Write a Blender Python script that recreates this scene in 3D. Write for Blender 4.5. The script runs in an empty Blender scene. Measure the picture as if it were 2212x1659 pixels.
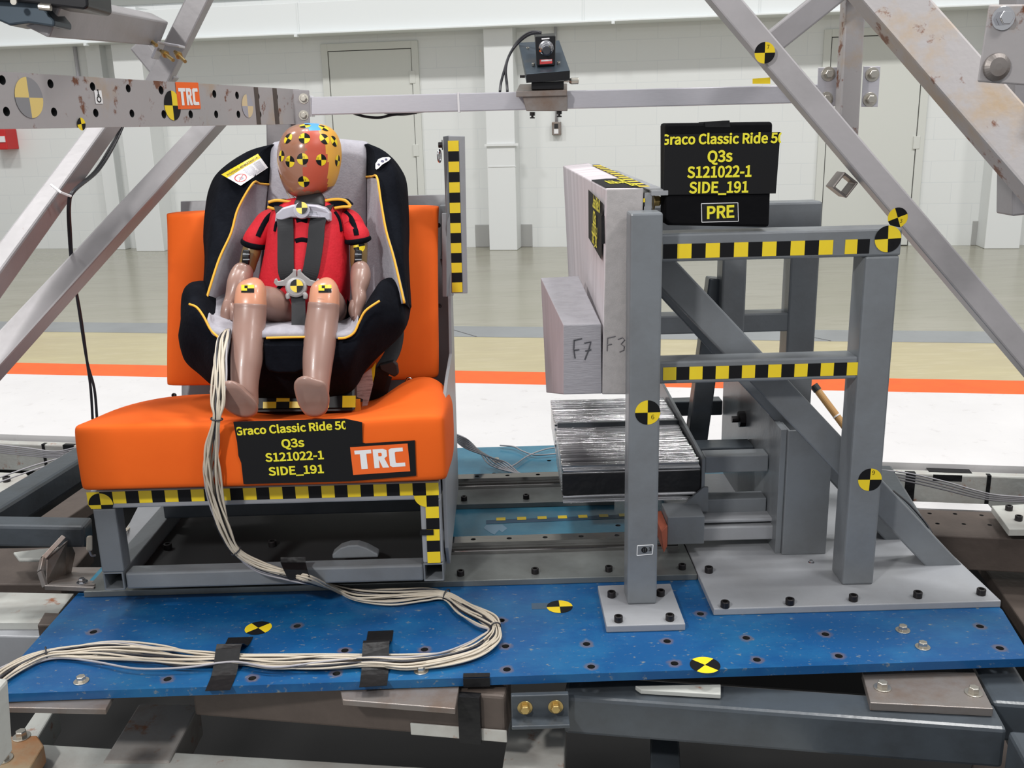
import bpy, math, random
from mathutils import Vector as V, Matrix, noise
from mathutils.bvhtree import BVHTree
random.seed(7)
S = bpy.context.scene
COL = S.collection
PI = math.pi
# ---------------------------------------------------------------- camera
F, HC = 2080.0, 1.05                      # focal length in pixels of a 2212x1659 frame, camera height over the blue plate
PIT, YAW, ROLL = math.radians(15.17), .0075, .025
fw = V((math.sin(YAW)*math.cos(PIT), math.cos(YAW)*math.cos(PIT), -math.sin(PIT)))
r0 = fw.cross(V((0, 0, 1))).normalized(); u0 = r0.cross(fw)
RT = math.cos(ROLL)*r0 - math.sin(ROLL)*u0
UP = math.cos(ROLL)*u0 + math.sin(ROLL)*r0
CAM = V((0, 0, HC))
cd = bpy.data.cameras.new('camera'); co = bpy.data.objects.new('camera', cd); COL.objects.link(co)
cd.sensor_width = 36; cd.sensor_fit = 'HORIZONTAL'; cd.lens = 36*F/2212; cd.clip_start = .05; cd.clip_end = 100
co.matrix_world = Matrix(((RT.x, UP.x, -fw.x, CAM.x), (RT.y, UP.y, -fw.y, CAM.y), (RT.z, UP.z, -fw.z, CAM.z), (0, 0, 0, 1)))
S.camera = co
# ---------------------------------------------------------------- world, lamps, exposure
S.view_settings.view_transform = 'Standard'; S.view_settings.look = 'None'
S.view_settings.gamma = 1; S.view_settings.use_curve_mapping = False
S.view_settings.exposure = -0.38
W = bpy.data.worlds.new('world'); S.world = W; W.use_nodes = True
W.node_tree.nodes['Background'].inputs[0].default_value = (.95, .97, 1, 1)
W.node_tree.nodes['Background'].inputs[1].default_value = .64
def area(name, loc, tgt, sx, sy, power, col=(1, 1, 1)):
    l = bpy.data.lights.new(name, 'AREA'); l.shape = 'RECTANGLE'; l.size = sx; l.size_y = sy; l.energy = power; l.color = col
    o = bpy.data.objects.new(name, l); COL.objects.link(o); o.location = loc
    o.rotation_euler = (V(tgt)-V(loc)).to_track_quat('-Z', 'Y').to_euler(); return o
AW = math.radians(10.2)                   # the hall is turned 10 degrees against the test rig
E1 = V((math.cos(AW), -math.sin(AW), 0)); E2 = V((math.sin(AW), math.cos(AW), 0))
def H(u, v, z): return E1*u + E2*v + V((0, 0, z))
for k, u in enumerate((-7, -2.2, 2.6, 7.4)):
    area('high_bay_lamp', H(u, 3.2, 8.2), H(u, 4.0, 0), 1.3, .7, 380, (1, .99, .97))
area('test_flood_lamp', (-1.5, -.6, 2.5), (-.3, 2.3, .6), .22, .22, 85, (1, .98, .96))
area('rear_flood_lamp', (1.9, .3, 3.3), (.4, 2.3, .3), .7, .5, 42, (1, .98, .97))
# ---------------------------------------------------------------- pixel <-> place
def ray(px, py): return fw + RT*((px-1106)/F) - UP*((py-829.5)/F)
def P(px, py, X=None, Y=None, Z=None):
    v = ray(px, py)
    t = (X-CAM.x)/v.x if X is not None else (Y-CAM.y)/v.y if Y is not None else (Z-CAM.z)/v.z
    return CAM + v*t
def PV(px, py, v):                        # point on the plane parallel to the hall wall at distance v
    r = ray(px, py); return CAM + r*((v-CAM.dot(E2))/r.dot(E2))
def mpp(Y): return Y*1.0/F*1.03           # metres per pixel about the rig
# ---------------------------------------------------------------- materials
def mat(name, col, rough=.5, metal=0, n=None, n2=None, bump=0, bscale=60, coat=0, spec=.5, stretch=None, sheen=0):
    """n / n2 = (scale, colour, low, high) patches mixed in by noise"""
    m = bpy.data.materials.new(name); m.use_nodes = True
    nt = m.node_tree; b = nt.nodes['Principled BSDF']
    b.inputs['Base Color'].default_value = (*col, 1); b.inputs['Roughness'].default_value = rough
    b.inputs['Metallic'].default_value = metal; b.inputs['Coat Weight'].default_value = coat
    b.inputs['Specular IOR Level'].default_value = spec; b.inputs['Sheen Weight'].default_value = sheen
    tc = nt.nodes.new('ShaderNodeTexCoord'); src = tc.outputs['Object']
    if stretch:
        mp = nt.nodes.new('ShaderNodeMapping'); mp.inputs['Scale'].default_value = stretch
        nt.links.new(src, mp.inputs[0]); src = mp.outputs[0]
    prev = None
    for k, q in enumerate((n, n2)):
        if not q: continue
        sc, c2, lo, hi = q
        no = nt.nodes.new('ShaderNodeTexNoise'); no.inputs['Scale'].default_value = sc; no.inputs['Detail'].default_value = 6
        no.inputs['Roughness'].default_value = .65; nt.links.new(src, no.inputs[0])
        mr = nt.nodes.new('ShaderNodeMapRange'); mr.inputs[1].default_value = lo; mr.inputs[2].default_value = hi
        nt.links.new(no.outputs[0], mr.inputs[0])
        mx = nt.nodes.new('ShaderNodeMix'); mx.data_type = 'RGBA'
        mx.inputs['A'].default_value = (*col, 1); mx.inputs['B'].default_value = (*c2, 1)
        if prev: nt.links.new(prev, mx.inputs['A'])
        nt.links.new(mr.outputs[0], mx.inputs['Factor']); prev = mx.outputs['Result']
    if prev: nt.links.new(prev, b.inputs['Base Color'])
    if bump:
        no = nt.nodes.new('ShaderNodeTexNoise'); no.inputs['Scale'].default_value = bscale; nt.links.new(src, no.inputs[0])
        bp = nt.nodes.new('ShaderNodeBump'); bp.inputs['Strength'].default_value = bump; bp.inputs['Distance'].default_value = .01
        nt.links.new(no.outputs[0], bp.inputs['Height']); nt.links.new(bp.outputs[0], b.inputs['Normal'])
    return m
RUST = (.22, .085, .03)
M = {}
M['paint'] = mat('grey_machine_paint', (.175, .19, .205), .32, 0, (5, (.135, .14, .145), .4, .75), (18, (.2, .16, .13), .70, .80), .04, 90)
M['paint_light'] = mat('light_grey_machine_paint', (.30, .31, .33), .4, 0, (4, (.25, .255, .265), .4, .7), (22, (.25, .2, .16), .68, .78), .04, 80)
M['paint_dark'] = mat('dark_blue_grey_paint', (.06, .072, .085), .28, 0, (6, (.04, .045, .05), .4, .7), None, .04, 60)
M['frame'] = mat('silver_grey_frame_paint', (.34, .325, .335), .4, .15, (3, (.27, .26, .265), .4, .7), (26, (.2, .12, .08), .70, .76), .03, 60)
M['rusty_frame'] = mat('rust_specked_grey_paint', (.37, .35, .35), .45, .1, (3.5, (.40, .29, .18), .56, .72), (16, (.16, .06, .03), .60, .66), .05, 60)
M['alu'] = mat('brushed_aluminium', (.60, .59, .63), .34, .45, (30, (.52, .51, .55), .3, .7), None, .02, 60, stretch=(1, 8, 30))
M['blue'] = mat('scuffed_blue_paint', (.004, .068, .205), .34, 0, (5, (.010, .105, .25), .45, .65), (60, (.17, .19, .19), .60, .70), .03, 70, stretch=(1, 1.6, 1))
M['blue_rear'] = mat('worn_teal_blue_sheen', (.035, .17, .27), .24, 0, (5, (.07, .23, .32), .42, .70), (30, (.16, .25, .28), .66, .74), .02, 70)  # rear blue: wear plus the white floor's reflection put into a lighter teal
M['deck'] = mat('dark_steel_hole_shade', (.016, .017, .018), .7)
M['steel'] = mat('bare_dull_steel', (.26, .235, .22), .42, .6, (9, (.20, .13, .09), .45, .75), None, .05, 60)
M['polished'] = mat('polished_rail_steel', (.42, .40, .39), .16, 1, (40, (.16, .15, .14), .5, .8), None, 0, 60, stretch=(.4, 12, 12))
M['railplate'] = mat('grey_green_steel_plate', (.19, .205, .20), .38, .4, (6, (.12, .125, .12), .42, .72))
M['bolt'] = mat('black_oxide_steel', (.035, .032, .033), .35, .7)
M['zinc'] = mat('zinc_plated_steel', (.55, .52, .46), .3, .9)
M['brass'] = mat('yellow_zinc_steel', (.62, .45, .18), .3, .9)
M['chrome'] = mat('chrome', (.7, .7, .72), .12, 1)
M['orange'] = mat('orange_cover_fabric', (.80, .125, .010), .8, 0, (3, (.75, .108, .008), .4, .7), None, .12, 9, spec=.25)
M['black_fab'] = mat('black_plush_fabric', (.0035, .0042, .007), .9, 0, (14, (.007, .0085, .013), .4, .7), None, .15, 120, spec=.08)
M['grey_fab'] = mat('light_grey_fabric', (.40, .39, .43), .85, 0, (60, (.36, .35, .39), .4, .6), None, .08, 200, spec=.2)
M['grey_fab2'] = mat('mid_grey_fabric', (.27, .26, .28), .85, 0, (60, (.22, .21, .23), .4, .6), None, .08, 200)
M['yellow_pipe'] = mat('yellow_piping', (.82, .42, .03), .5)
M['yellow'] = mat('yellow_marker_vinyl', (.80, .58, .015), .38, 0, (9, (.84, .64, .02), .4, .7))
M['black'] = mat('black_marker_vinyl', (.008, .008, .009), .4, spec=.18)
M['tape'] = mat('black_cloth_tape', (.007, .007, .008), .45, 0, None, None, .35, 35, spec=.3)
M['card'] = mat('black_card', (.008, .008, .009), .6, spec=.2)
M['box'] = mat('black_foam_box', (.004, .004, .005), .8, 0, None, None, .2, 40, spec=.1)
M['text'] = mat('yellow_print', (.78, .70, .03), .5)
M['white'] = mat('white_print', (.8, .8, .8), .5)
M['tag'] = mat('glossy_white_label', (.78, .77, .78), .3)
M['skin'] = mat('dummy_vinyl_skin', (.32, .195, .16), .34, 0, (3, (.27, .155, .12), .4, .7), None, .02, 30, coat=.1)
M['knee'] = mat('peach_knee_vinyl', (.62, .28, .17), .3, coat=.2)
M['olive'] = mat('olive_brown_arm_vinyl', (.21, .135, .05), .3, coat=.3)
M['head'] = mat('glossy_brown_head_vinyl', (.34, .155, .095), .2, coat=.5)
M['head_red'] = mat('red_face_paint', (.50, .085, .045), .4)
M['head_yellow'] = mat('yellow_face_paint', (.72, .36, .05), .38)
M['head_blue'] = mat('blue_face_paint', (.08, .34, .82), .4)
M['red'] = mat('red_knit_suit', (.62, .006, .02), .75, 0, (60, (.55, .004, .015), .4, .7), None, .1, 150)
M['web'] = mat('charcoal_webbing', (.017, .018, .021), .7, 0, None, None, .3, 250, stretch=(60, 1, 1))
M['clip'] = mat('pale_grey_plastic', (.52, .51, .58), .3)
M['buckle'] = mat('grey_plastic', (.36, .35, .35), .35)
M['rubber'] = mat('black_rubber', (.012, .012, .013), .5)
M['red_rubber'] = mat('red_brown_rubber_pad', (.34, .09, .05), .6)
M['cream'] = mat('cream_cable', (.52, .46, .37), .4)
M['greycable'] = mat('grey_cable', (.33, .32, .34), .4)
M['blackcable'] = mat('black_cable', (.022, .022, .028), .4)
M['foam'] = mat('grey_white_foam', (.43, .405, .40), .9, 0, (60, (.38, .36, .355), .4, .65), (420, (.62, .6, .6), .62, .74), .12, 420)
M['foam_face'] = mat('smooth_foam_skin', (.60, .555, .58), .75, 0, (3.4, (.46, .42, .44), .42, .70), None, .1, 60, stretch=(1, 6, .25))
M['foam_grey'] = mat('cut_grey_foam', (.33, .32, .345), .85, 0, (26, (.27, .26, .28), .45, .75), None, .25, 40, stretch=(1, 1, 14))
M['foam_grey_face'] = mat('grey_foam_skin', (.42, .37, .395), .75, 0, (4, (.34, .29, .31), .42, .7), None, .1, 60, stretch=(1, 6, .25))
M['cardboard'] = mat('tan_cardboard_tube', (.45, .25, .09), .6)
M['white_steel'] = mat('rusty_white_paint', (.46, .47, .44), .5, 0, (4, (.36, .33, .30), .45, .7), (19, (.30, .11, .05), .61, .72), .08, 50)
M['brown_steel'] = mat('brown_rusted_steel', (.10, .078, .066), .6, .2, (5, (.065, .05, .043), .4, .75), None, .1, 60)
M['cam_body'] = mat('black_anodised', (.012, .012, .014), .3, .4)
M['cam_plate'] = mat('blue_grey_anodised', (.055, .075, .095), .35, .5, (12, (.11, .10, .09), .55, .8))
M['glass'] = mat('dark_lens_glass', (.005, .008, .02), .05, 0, spec=1, coat=1)
M['redlabel'] = mat('red_label', (.6, .05, .05), .4)
M['wood'] = mat('plywood', (.45, .36, .22), .6)
def rust_rings(m, pts, r0=.0105, r1=.017, col=(.16, .10, .06)):
    """worn rings round drilled holes"""
    nt = m.node_tree; b = nt.nodes['Principled BSDF']; src = b.inputs['Base Color'].links[0].from_socket
    tc = nt.nodes.new('ShaderNodeTexCoord'); prev = None
    for p in pts:
        d = nt.nodes.new('ShaderNodeVectorMath'); d.operation = 'DISTANCE'; d.inputs[1].default_value = p; nt.links.new(tc.outputs['Object'], d.inputs[0]); o = d.outputs['Value']
        if prev:
            q = nt.nodes.new('ShaderNodeMath'); q.operation = 'MINIMUM'; nt.links.new(prev, q.inputs[0]); nt.links.new(o, q.inputs[1]); o = q.outputs[0]
        prev = o
    no = nt.nodes.new('ShaderNodeTexNoise'); no.inputs['Scale'].default_value = 70; nt.links.new(tc.outputs['Object'], no.inputs[0])
    a = nt.nodes.new('ShaderNodeMath'); a.operation = 'MULTIPLY_ADD'; a.inputs[1].default_value = .014; nt.links.new(no.outputs[0], a.inputs[0]); nt.links.new(prev, a.inputs[2])
    r = nt.nodes.new('ShaderNodeMapRange'); r.inputs[1].default_value = r0+.007; r.inputs[2].default_value = r1+.007; r.inputs[3].default_value = .5; r.inputs[4].default_value = 0; nt.links.new(a.outputs[0], r.inputs[0])
    mx = nt.nodes.new('ShaderNodeMix'); mx.data_type = 'RGBA'; mx.inputs['B'].default_value = (*col, 1); nt.links.new(src, mx.inputs['A']); nt.links.new(r.outputs[0], mx.inputs['Factor']); nt.links.new(mx.outputs['Result'], b.inputs['Base Color'])
# ---------------------------------------------------------------- mesh builder
class MB:
    def __init__(s): s.v = []; s.f = []; s.m = []
    def add(s, vs, fs, mi=0):
        b = len(s.v); s.v += [tuple(v) for v in vs]; s.f += [tuple(i+b for i in f) for f in fs]
        s.m += [mi]*len(fs) if isinstance(mi, int) else list(mi); return s
    def hexa(s, p, mi=0):                 # p: bottom 4 then top 4, same turn
        return s.add(p, [(3, 2, 1, 0), (4, 5, 6, 7), (0, 1, 5, 4), (1, 2, 6, 5), (2, 3, 7, 6), (3, 0, 4, 7)], mi)
    def box(s, x0, x1, y0, y1, z0, z1, mi=0):
        return s.hexa([(x0, y0, z0), (x1, y0, z0), (x1, y1, z0), (x0, y1, z0), (x0, y0, z1), (x1, y0, z1), (x1, y1, z1), (x0, y1, z1)], mi)
    def hbox(s, u0_, u1_, v0_, v1_, z0, z1, mi=0):   # box square to the hall
        return s.hexa([H(u0_, v0_, z0), H(u1_, v0_, z0), H(u1_, v1_, z0), H(u0_, v1_, z0), H(u0_, v0_, z1), H(u1_, v0_, z1), H(u1_, v1_, z1), H(u0_, v1_, z1)], mi)
    def bar(s, a, b, w, h, up=(0, 0, 1), mi=0, hollow=0):  # rectangular bar from a to b
        a = V(a); b = V(b); d = (b-a).normalized(); x = d.cross(V(up)).normalized(); y = x.cross(d)
        def ring(c, k): return [c+x*(sx*w/2*k[0])+y*(sy*h/2*k[1]) for sx, sy in ((-1, -1), (1, -1), (1, 1), (-1, 1))]
        if not hollow: return s.hexa(ring(a, (1, 1))+ring(b, (1, 1)), mi)
        k = (1-2*hollow/w, 1-2*hollow/h); r = ring(a, (1, 1))+ring(b, (1, 1))+ring(a, k)+ring(b, k); fs = []
        for i in range(4):
            j = (i+1) % 4; fs += [(i, j, 4+j, 4+i), (8+j, 8+i, 12+i, 12+j), (j, i, 8+i, 8+j), (4+i, 4+j, 12+j, 12+i)]
        return s.add(r, fs, mi)
    def prism(s, poly, vec, mi=0):
        n = len(poly); q = [V(p) for p in poly]; q2 = [p+V(vec) for p in q]
        return s.add(q+q2, [tuple(range(n))[::-1], tuple(range(n, 2*n))]+[(i, (i+1) % n, n+(i+1) % n, n+i) for i in range(n)], mi)
    def loft(s, rings, mi=0, cap=True, closed=False):
        n = len(rings[0]); vs = [p for r in rings for p in r]; fs = []
        K = len(rings)
        for k in range(K if closed else K-1):
            a = k*n; b = ((k+1) % K)*n
            for i in range(n):
                j = (i+1) % n; fs.append((a+i, a+j, b+j, b+i))
        if cap and not closed: fs += [tuple(range(n))[::-1], tuple(range((K-1)*n, K*n))]
        return s.add(vs, fs, mi)
    def tube(s, path, r, n=8, mi=0, closed=False):
        path = [V(p) for p in path]; K = len(path); rings = []; ref = None
        for k, p in enumerate(path):
            if closed: t = path[(k+1) % K]-path[k-1]
            else: t = path[min(k+1, K-1)]-path[max(k-1, 0)]
            if t.length < 1e-9: t = V((0, 0, 1))
            t.normalize()
            if ref is None:
                ref = t.cross(V((0, 0, 1)));
                if ref.length < .1: ref = t.cross(V((0, 1, 0)))
            ref = (ref - t*ref.dot(t)).normalized(); w = t.cross(ref)
            rr = r if not callable(r) else r(k/(K-1))
            rings.append([p+ref*(rr*math.cos(2*PI*i/n))+w*(rr*math.sin(2*PI*i/n)) for i in range(n)])
        return s.loft(rings, mi, True, closed)
    def cyl(s, a, b, r, n=20, mi=0, r2=None):
        a = V(a); b = V(b); d = (b-a).normalized(); x = d.orthogonal().normalized(); y = d.cross(x)
        f = lambda c, q: [c+x*(q*math.cos(2*PI*i/n))+y*(q*math.sin(2*PI*i/n)) for i in range(n)]
        return s.loft([f(a, r), f(b, r if r2 is None else r2)], mi)
    def lathe(s, c, ax, prof, n=24, mi=0):  # prof: (radius, height) pairs along ax
        d = V(ax).normalized(); x = d.orthogonal().normalized(); y = d.cross(x); c = V(c)
        return s.loft([[c+d*h+x*(r*math.cos(2*PI*i/n))+y*(r*math.sin(2*PI*i/n)) for i in range(n)] for r, h in prof], mi)
    def build(s, name, mats, parent=None, smooth=False, bevel=0, sub=0, seg=2, fix=True):
        me = bpy.data.meshes.new(name); me.from_pydata(s.v, [], s.f)
        for m in (mats if isinstance(mats, (list, tuple)) else [mats]): me.materials.append(M[m] if isinstance(m, str) else m)
        me.polygons.foreach_set('material_index', s.m)
        if smooth: me.polygons.foreach_set('use_smooth', [True]*len(s.f))
        me.update()
        if fix:
            import bmesh
            bm = bmesh.new(); bm.from_mesh(me); bmesh.ops.recalc_face_normals(bm, faces=bm.faces); bm.to_mesh(me); bm.free()
        o = bpy.data.objects.new(name, me); COL.objects.link(o)
        if bevel:
            b = o.modifiers.new('bevel', 'BEVEL'); b.width = bevel; b.segments = seg; b.limit_method = 'ANGLE'; b.angle_limit = .6
            b.harden_normals = False
        if sub:
            b = o.modifiers.new('sub', 'SUBSURF'); b.levels = sub; b.render_levels = sub
        if parent: setp(o, parent)
        return o
def wm(o): return o.matrix_basis.copy() if o.parent is None else wm(o.parent) @ o.matrix_parent_inverse @ o.matrix_basis
def setp(o, parent):
    o.parent = parent; o.matrix_parent_inverse = wm(parent).inverted()
def thing(name, label, cat, loc=(0, 0, 0), group=None):
    o = bpy.data.objects.new(name, None); COL.objects.link(o); o.location = loc; o.empty_display_size = .05
    o.matrix_basis = Matrix.Translation(V(loc))
    return tag(o, label, cat, group)
def tag(o, label, cat, group=None):
    o['label'] = label; o['category'] = cat
    if group: o['group'] = group
    return o
def struct(o): o['kind'] = 'structure'; return o
def catm(pts, n=8):
    p = [V(q) for q in pts]; out = []
    for i in range(len(p)-1):
        a, b, c, d = p[max(i-1, 0)], p[i], p[i+1], p[min(i+2, len(p)-1)]
        for k in range(n):
            t = k/n; out.append(.5*((2*b)+(c-a)*t+(2*a-5*b+4*c-d)*t*t+(3*b-a-3*c+d)*t**3))
    out.append(p[-1]); return out
def catn(rows, n=6):                       # same for number tuples
    out = []; L = len(rows)
    for i in range(L-1):
        a, b, c, d = rows[max(i-1, 0)], rows[i], rows[i+1], rows[min(i+2, L-1)]
        for k in range(n):
            t = k/n; out.append(tuple(.5*((2*B)+(C-A)*t+(2*A-5*B+4*C-D)*t*t+(3*B-A-3*C+D)*t**3) for A, B, C, D in zip(a, b, c, d)))
    out.append(tuple(rows[-1])); return out
def limb(mb, rows, n=20, k=5, mi=0, sq=1.0):
    """rows: (px, py, Y, half width m, half depth m) along a limb; elliptical rings across the path"""
    rr = catn(rows, k); cs = [P(r[0], r[1], Y=r[2]) for r in rr]; rings = []
    for i, c in enumerate(cs):
        t = (cs[min(i+1, len(cs)-1)]-cs[max(i-1, 0)]).normalized()
        dep = V((0, 1, 0)); dep = (dep-t*dep.dot(t)).normalized(); w = t.cross(dep)
        ring = []
        for j in range(n):
            a = 2*PI*j/n; ca, sa = math.cos(a), math.sin(a)
            if sq != 1: ca = math.copysign(abs(ca)**sq, ca); sa = math.copysign(abs(sa)**sq, sa)
            ring.append(c+w*(rr[i][3]*ca)+dep*(rr[i][4]*sa))
        rings.append(ring)
    mb.loft(rings, mi); return mb
def bvh_of(objs):
    vs = []; fs = []
    dg = bpy.context.evaluated_depsgraph_get(); dg.update()
    for o in objs:
        e = o.evaluated_get(dg); me = e.to_mesh(); b = len(vs)
        vs += [v.co.copy() for v in me.vertices]; fs += [tuple(i+b for i in p.vertices) for p in me.polygons]; e.to_mesh_clear()
    return BVHTree.FromPolygons(vs, fs)
TXT = {}
FONT = None
try:                                       # a plain bold-ish sans that ships inside Blender; the default face is used when it is missing
    import os
    FONT = bpy.data.fonts.load(os.path.join(bpy.utils.system_resource('DATAFILES'), 'fonts', 'Noto Sans CJK Regular.woff2'))
except Exception: FONT = None
CAPK = 1.0
def text_geo(txt, size, bold=.03):
    key = (txt, bold)
    if key not in TXT:
        c = bpy.data.curves.new('t', 'FONT'); c.body = txt; c.size = 1; c.offset = bold*CAPK; c.resolution_u = 4; c.align_x = 'CENTER'
        if FONT: c.font = FONT
        o = bpy.data.objects.new('t', c); COL.objects.link(o)
        dg = bpy.context.evaluated_depsgraph_get(); dg.update()
        me = bpy.data.meshes.new_from_object(o.evaluated_get(dg))
        TXT[key] = ([v.co.copy() for v in me.vertices], [tuple(p.vertices) for p in me.polygons])
        bpy.data.objects.remove(o); bpy.data.curves.remove(c); bpy.data.meshes.remove(me)
    vs, fs = TXT[key]; return [v*(size*SZK) for v in vs], fs
SZK = 1.0
_v, _f = text_geo('H', 1, 0); CAP = max(v.y for v in _v); SZK = .73/CAP; CAPK = CAP/.73
def put_text(mb, txt, size, o, ex, ey, mi, width=None, clip=None, bold=.03, lift=.0006, squeeze=1):
    """flat lettering: o = middle of the baseline, ex/ey unit vectors; width forces the line length"""
    vs, fs = text_geo(txt, size, bold)
    if not vs: return
    w = max(v.x for v in vs)-min(v.x for v in vs); k = width/w if width else squeeze; mid = (max(v.x for v in vs)+min(v.x for v in vs))/2
    nrm = V(ex).cross(V(ey)).normalized()
    if clip:
        import bmesh
        me = bpy.data.meshes.new('c'); me.from_pydata([((v.x-mid)*k, v.y, 0) for v in vs], [], fs)
        bm = bmesh.new(); bm.from_mesh(me)
        for lim, sg in ((clip[0], -1), (clip[1], 1)):
            bmesh.ops.bisect_plane(bm, geom=bm.verts[:]+bm.edges[:]+bm.faces[:], plane_co=(lim, 0, 0), plane_no=(sg, 0, 0), clear_outer=True)
        bm.verts.ensure_lookup_table(); vs = [v.co.copy() for v in bm.verts]; fs = [tuple(v.index for v in f.verts) for f in bm.faces]
        bm.verts.index_update(); bm.free(); bpy.data.meshes.remove(me)
        mb.add([V(o)+V(ex)*v.x+V(ey)*v.y+nrm*lift for v in vs], fs, mi); return
    mb.add([V(o)+V(ex)*((v.x-mid)*k)+V(ey)*v.y+nrm*lift for v in vs], fs, mi)
def disc_target(mb, c, nrm, up, r, rot=0, num=None, first=0, lift=.0008, ring=False, bvh=None, asp=1):
    """black and yellow quartered round sticker; mats 0 yellow 1 black"""
    nrm = V(nrm).normalized(); up = V(up); up = (up-nrm*up.dot(nrm)).normalized(); rt = up.cross(nrm)
    c = V(c)
    def pt(a, q):
        p = c+rt*(q*math.cos(a)*asp)+up*(q*math.sin(a))
        if bvh:
            h = bvh.ray_cast(p+nrm*.03, -nrm, .08)
            if h[0] is not None: return h[0]+nrm*lift
        return p+nrm*lift
    NR = 3 if bvh else 1
    for q in range(4):
        n = 8; a0 = rot+q*PI/2; ctr = pt(0, 0); prev = None
        for k in range(NR):
            ra = r*(k+1)/NR; cur = [pt(a0+PI/2*i/n, ra) for i in range(n+1)]
            if prev is None: mb.add([ctr]+cur, [(0, i+1, i+2) for i in range(n)], (q+first) % 2)
            else: mb.add(prev+cur, [(i, n+1+i, n+2+i, i+1) for i in range(n)], (q+first) % 2)
            prev = cur
    if num:
        off = rt*(r*.38*asp)+up*(r*.25)
        if isinstance(num, tuple): off = rt*(r*num[1]*asp)+up*(r*num[2]); num = num[0]
        col = 1
        put_text(mb, num, r*.5, c+off+nrm*lift, rt, up, col, bold=0, lift=.0005)
def sticker(parent, c, nrm, up, r, name='target_sticker', **k):
    mb = MB(); disc_target(mb, c, nrm, up, r, **k); return mb.build(name, ['yellow', 'black'], parent, fix=False)
def checker(parent, a, b, up, w, n, first=0, name='checker_tape', lift=.0008, gaps=(), nrm=None):
    """strip of n black/yellow squares from a to b, w wide along up"""
    a = V(a); b = V(b); up = V(up).normalized(); nr = V(nrm).normalized() if nrm else (b-a).cross(up).normalized(); mb = MB()
    for i in range(n):
        if i in gaps: continue
        p = a.lerp(b, i/n)+nr*lift; q = a.lerp(b, (i+1)/n)+nr*lift
        mb.add([p-up*w/2, q-up*w/2, q+up*w/2, p+up*w/2], [(0, 1, 2, 3)], (i+first) % 2)
    return mb.build(name, ['yellow', 'black'], parent, fix=False)
# bolts: one mesh of each kind, copied
def mk_socket():
    mb = MB(); n = 24
    mb.lathe((0, 0, 0), (0, 0, 1), [(.0085, 0), (.0085, .011), (.0078, .012), (.0048, .012)], n)
    mb.f.pop(); mb.m.pop()
    ring = [V((.0048*math.cos(2*PI*i/n), .0048*math.sin(2*PI*i/n), .012)) for i in range(n)]
    mb.loft([ring, [V((p.x, p.y, .004)) for p in ring]])
    mb.f.pop(-2); mb.m.pop(-2)
    return mb
def mk_hex():
    mb = MB(); mb.lathe((0, 0, 0), (0, 0, 1), [(.0165, 0), (.0165, .0022)], 28)
    h = [V((.0105*math.cos(PI/3*i), .0105*math.sin(PI/3*i), 0)) for i in range(6)]
    mb.loft([[p+V((0, 0, .0022)) for p in h], [p+V((0, 0, .012)) for p in h], [V((p.x*.86, p.y*.86, .0138)) for p in h]])
    return mb
PROTO = {}
def bolt(parent, c, nrm=(0, 0, 1), kind='socket', m='bolt', k=1.0, name='bolt', rot=0):
    key = (kind, m)
    if key not in PROTO:
        mb = mk_socket() if kind == 'socket' else mk_hex()
        o = mb.build('bolt', m, None, bevel=.0006); PROTO[key] = o; new = o
    else:
        new = PROTO[key].copy(); COL.objects.link(new)
    new.name = name
    q = V(nrm).to_track_quat('Z', 'Y').to_matrix().to_4x4()
    new.matrix_basis = Matrix.Translation(V(c)) @ q @ Matrix.Rotation(rot, 4, 'Z') @ Matrix.Scale(k, 4)
    if parent: setp(new, parent)
    return new
def drill(o, holes):                        # real holes: (point, axis, radius, length)
    mb = MB()
    for c, ax, r, L in holes: mb.cyl(V(c)-V(ax)*L, V(c)+V(ax)*L, r, 20, 1)
    o.data.materials.append(M['deck']); cut = mb.build('cut', [o.data.materials[0], 'deck']); b = o.modifiers.new('holes', 'BOOLEAN'); b.object = cut; b.operation = 'DIFFERENCE'; b.solver = 'EXACT'  # hole walls get a near-black colour for the shade inside
    dg = bpy.context.evaluated_depsgraph_get(); dg.update(); me = bpy.data.meshes.new_from_object(o.evaluated_get(dg))
    o.modifiers.clear(); old = o.data; o.data = me; bpy.data.meshes.remove(old); bpy.data.objects.remove(cut)
def zero(v): return V(v)
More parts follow.
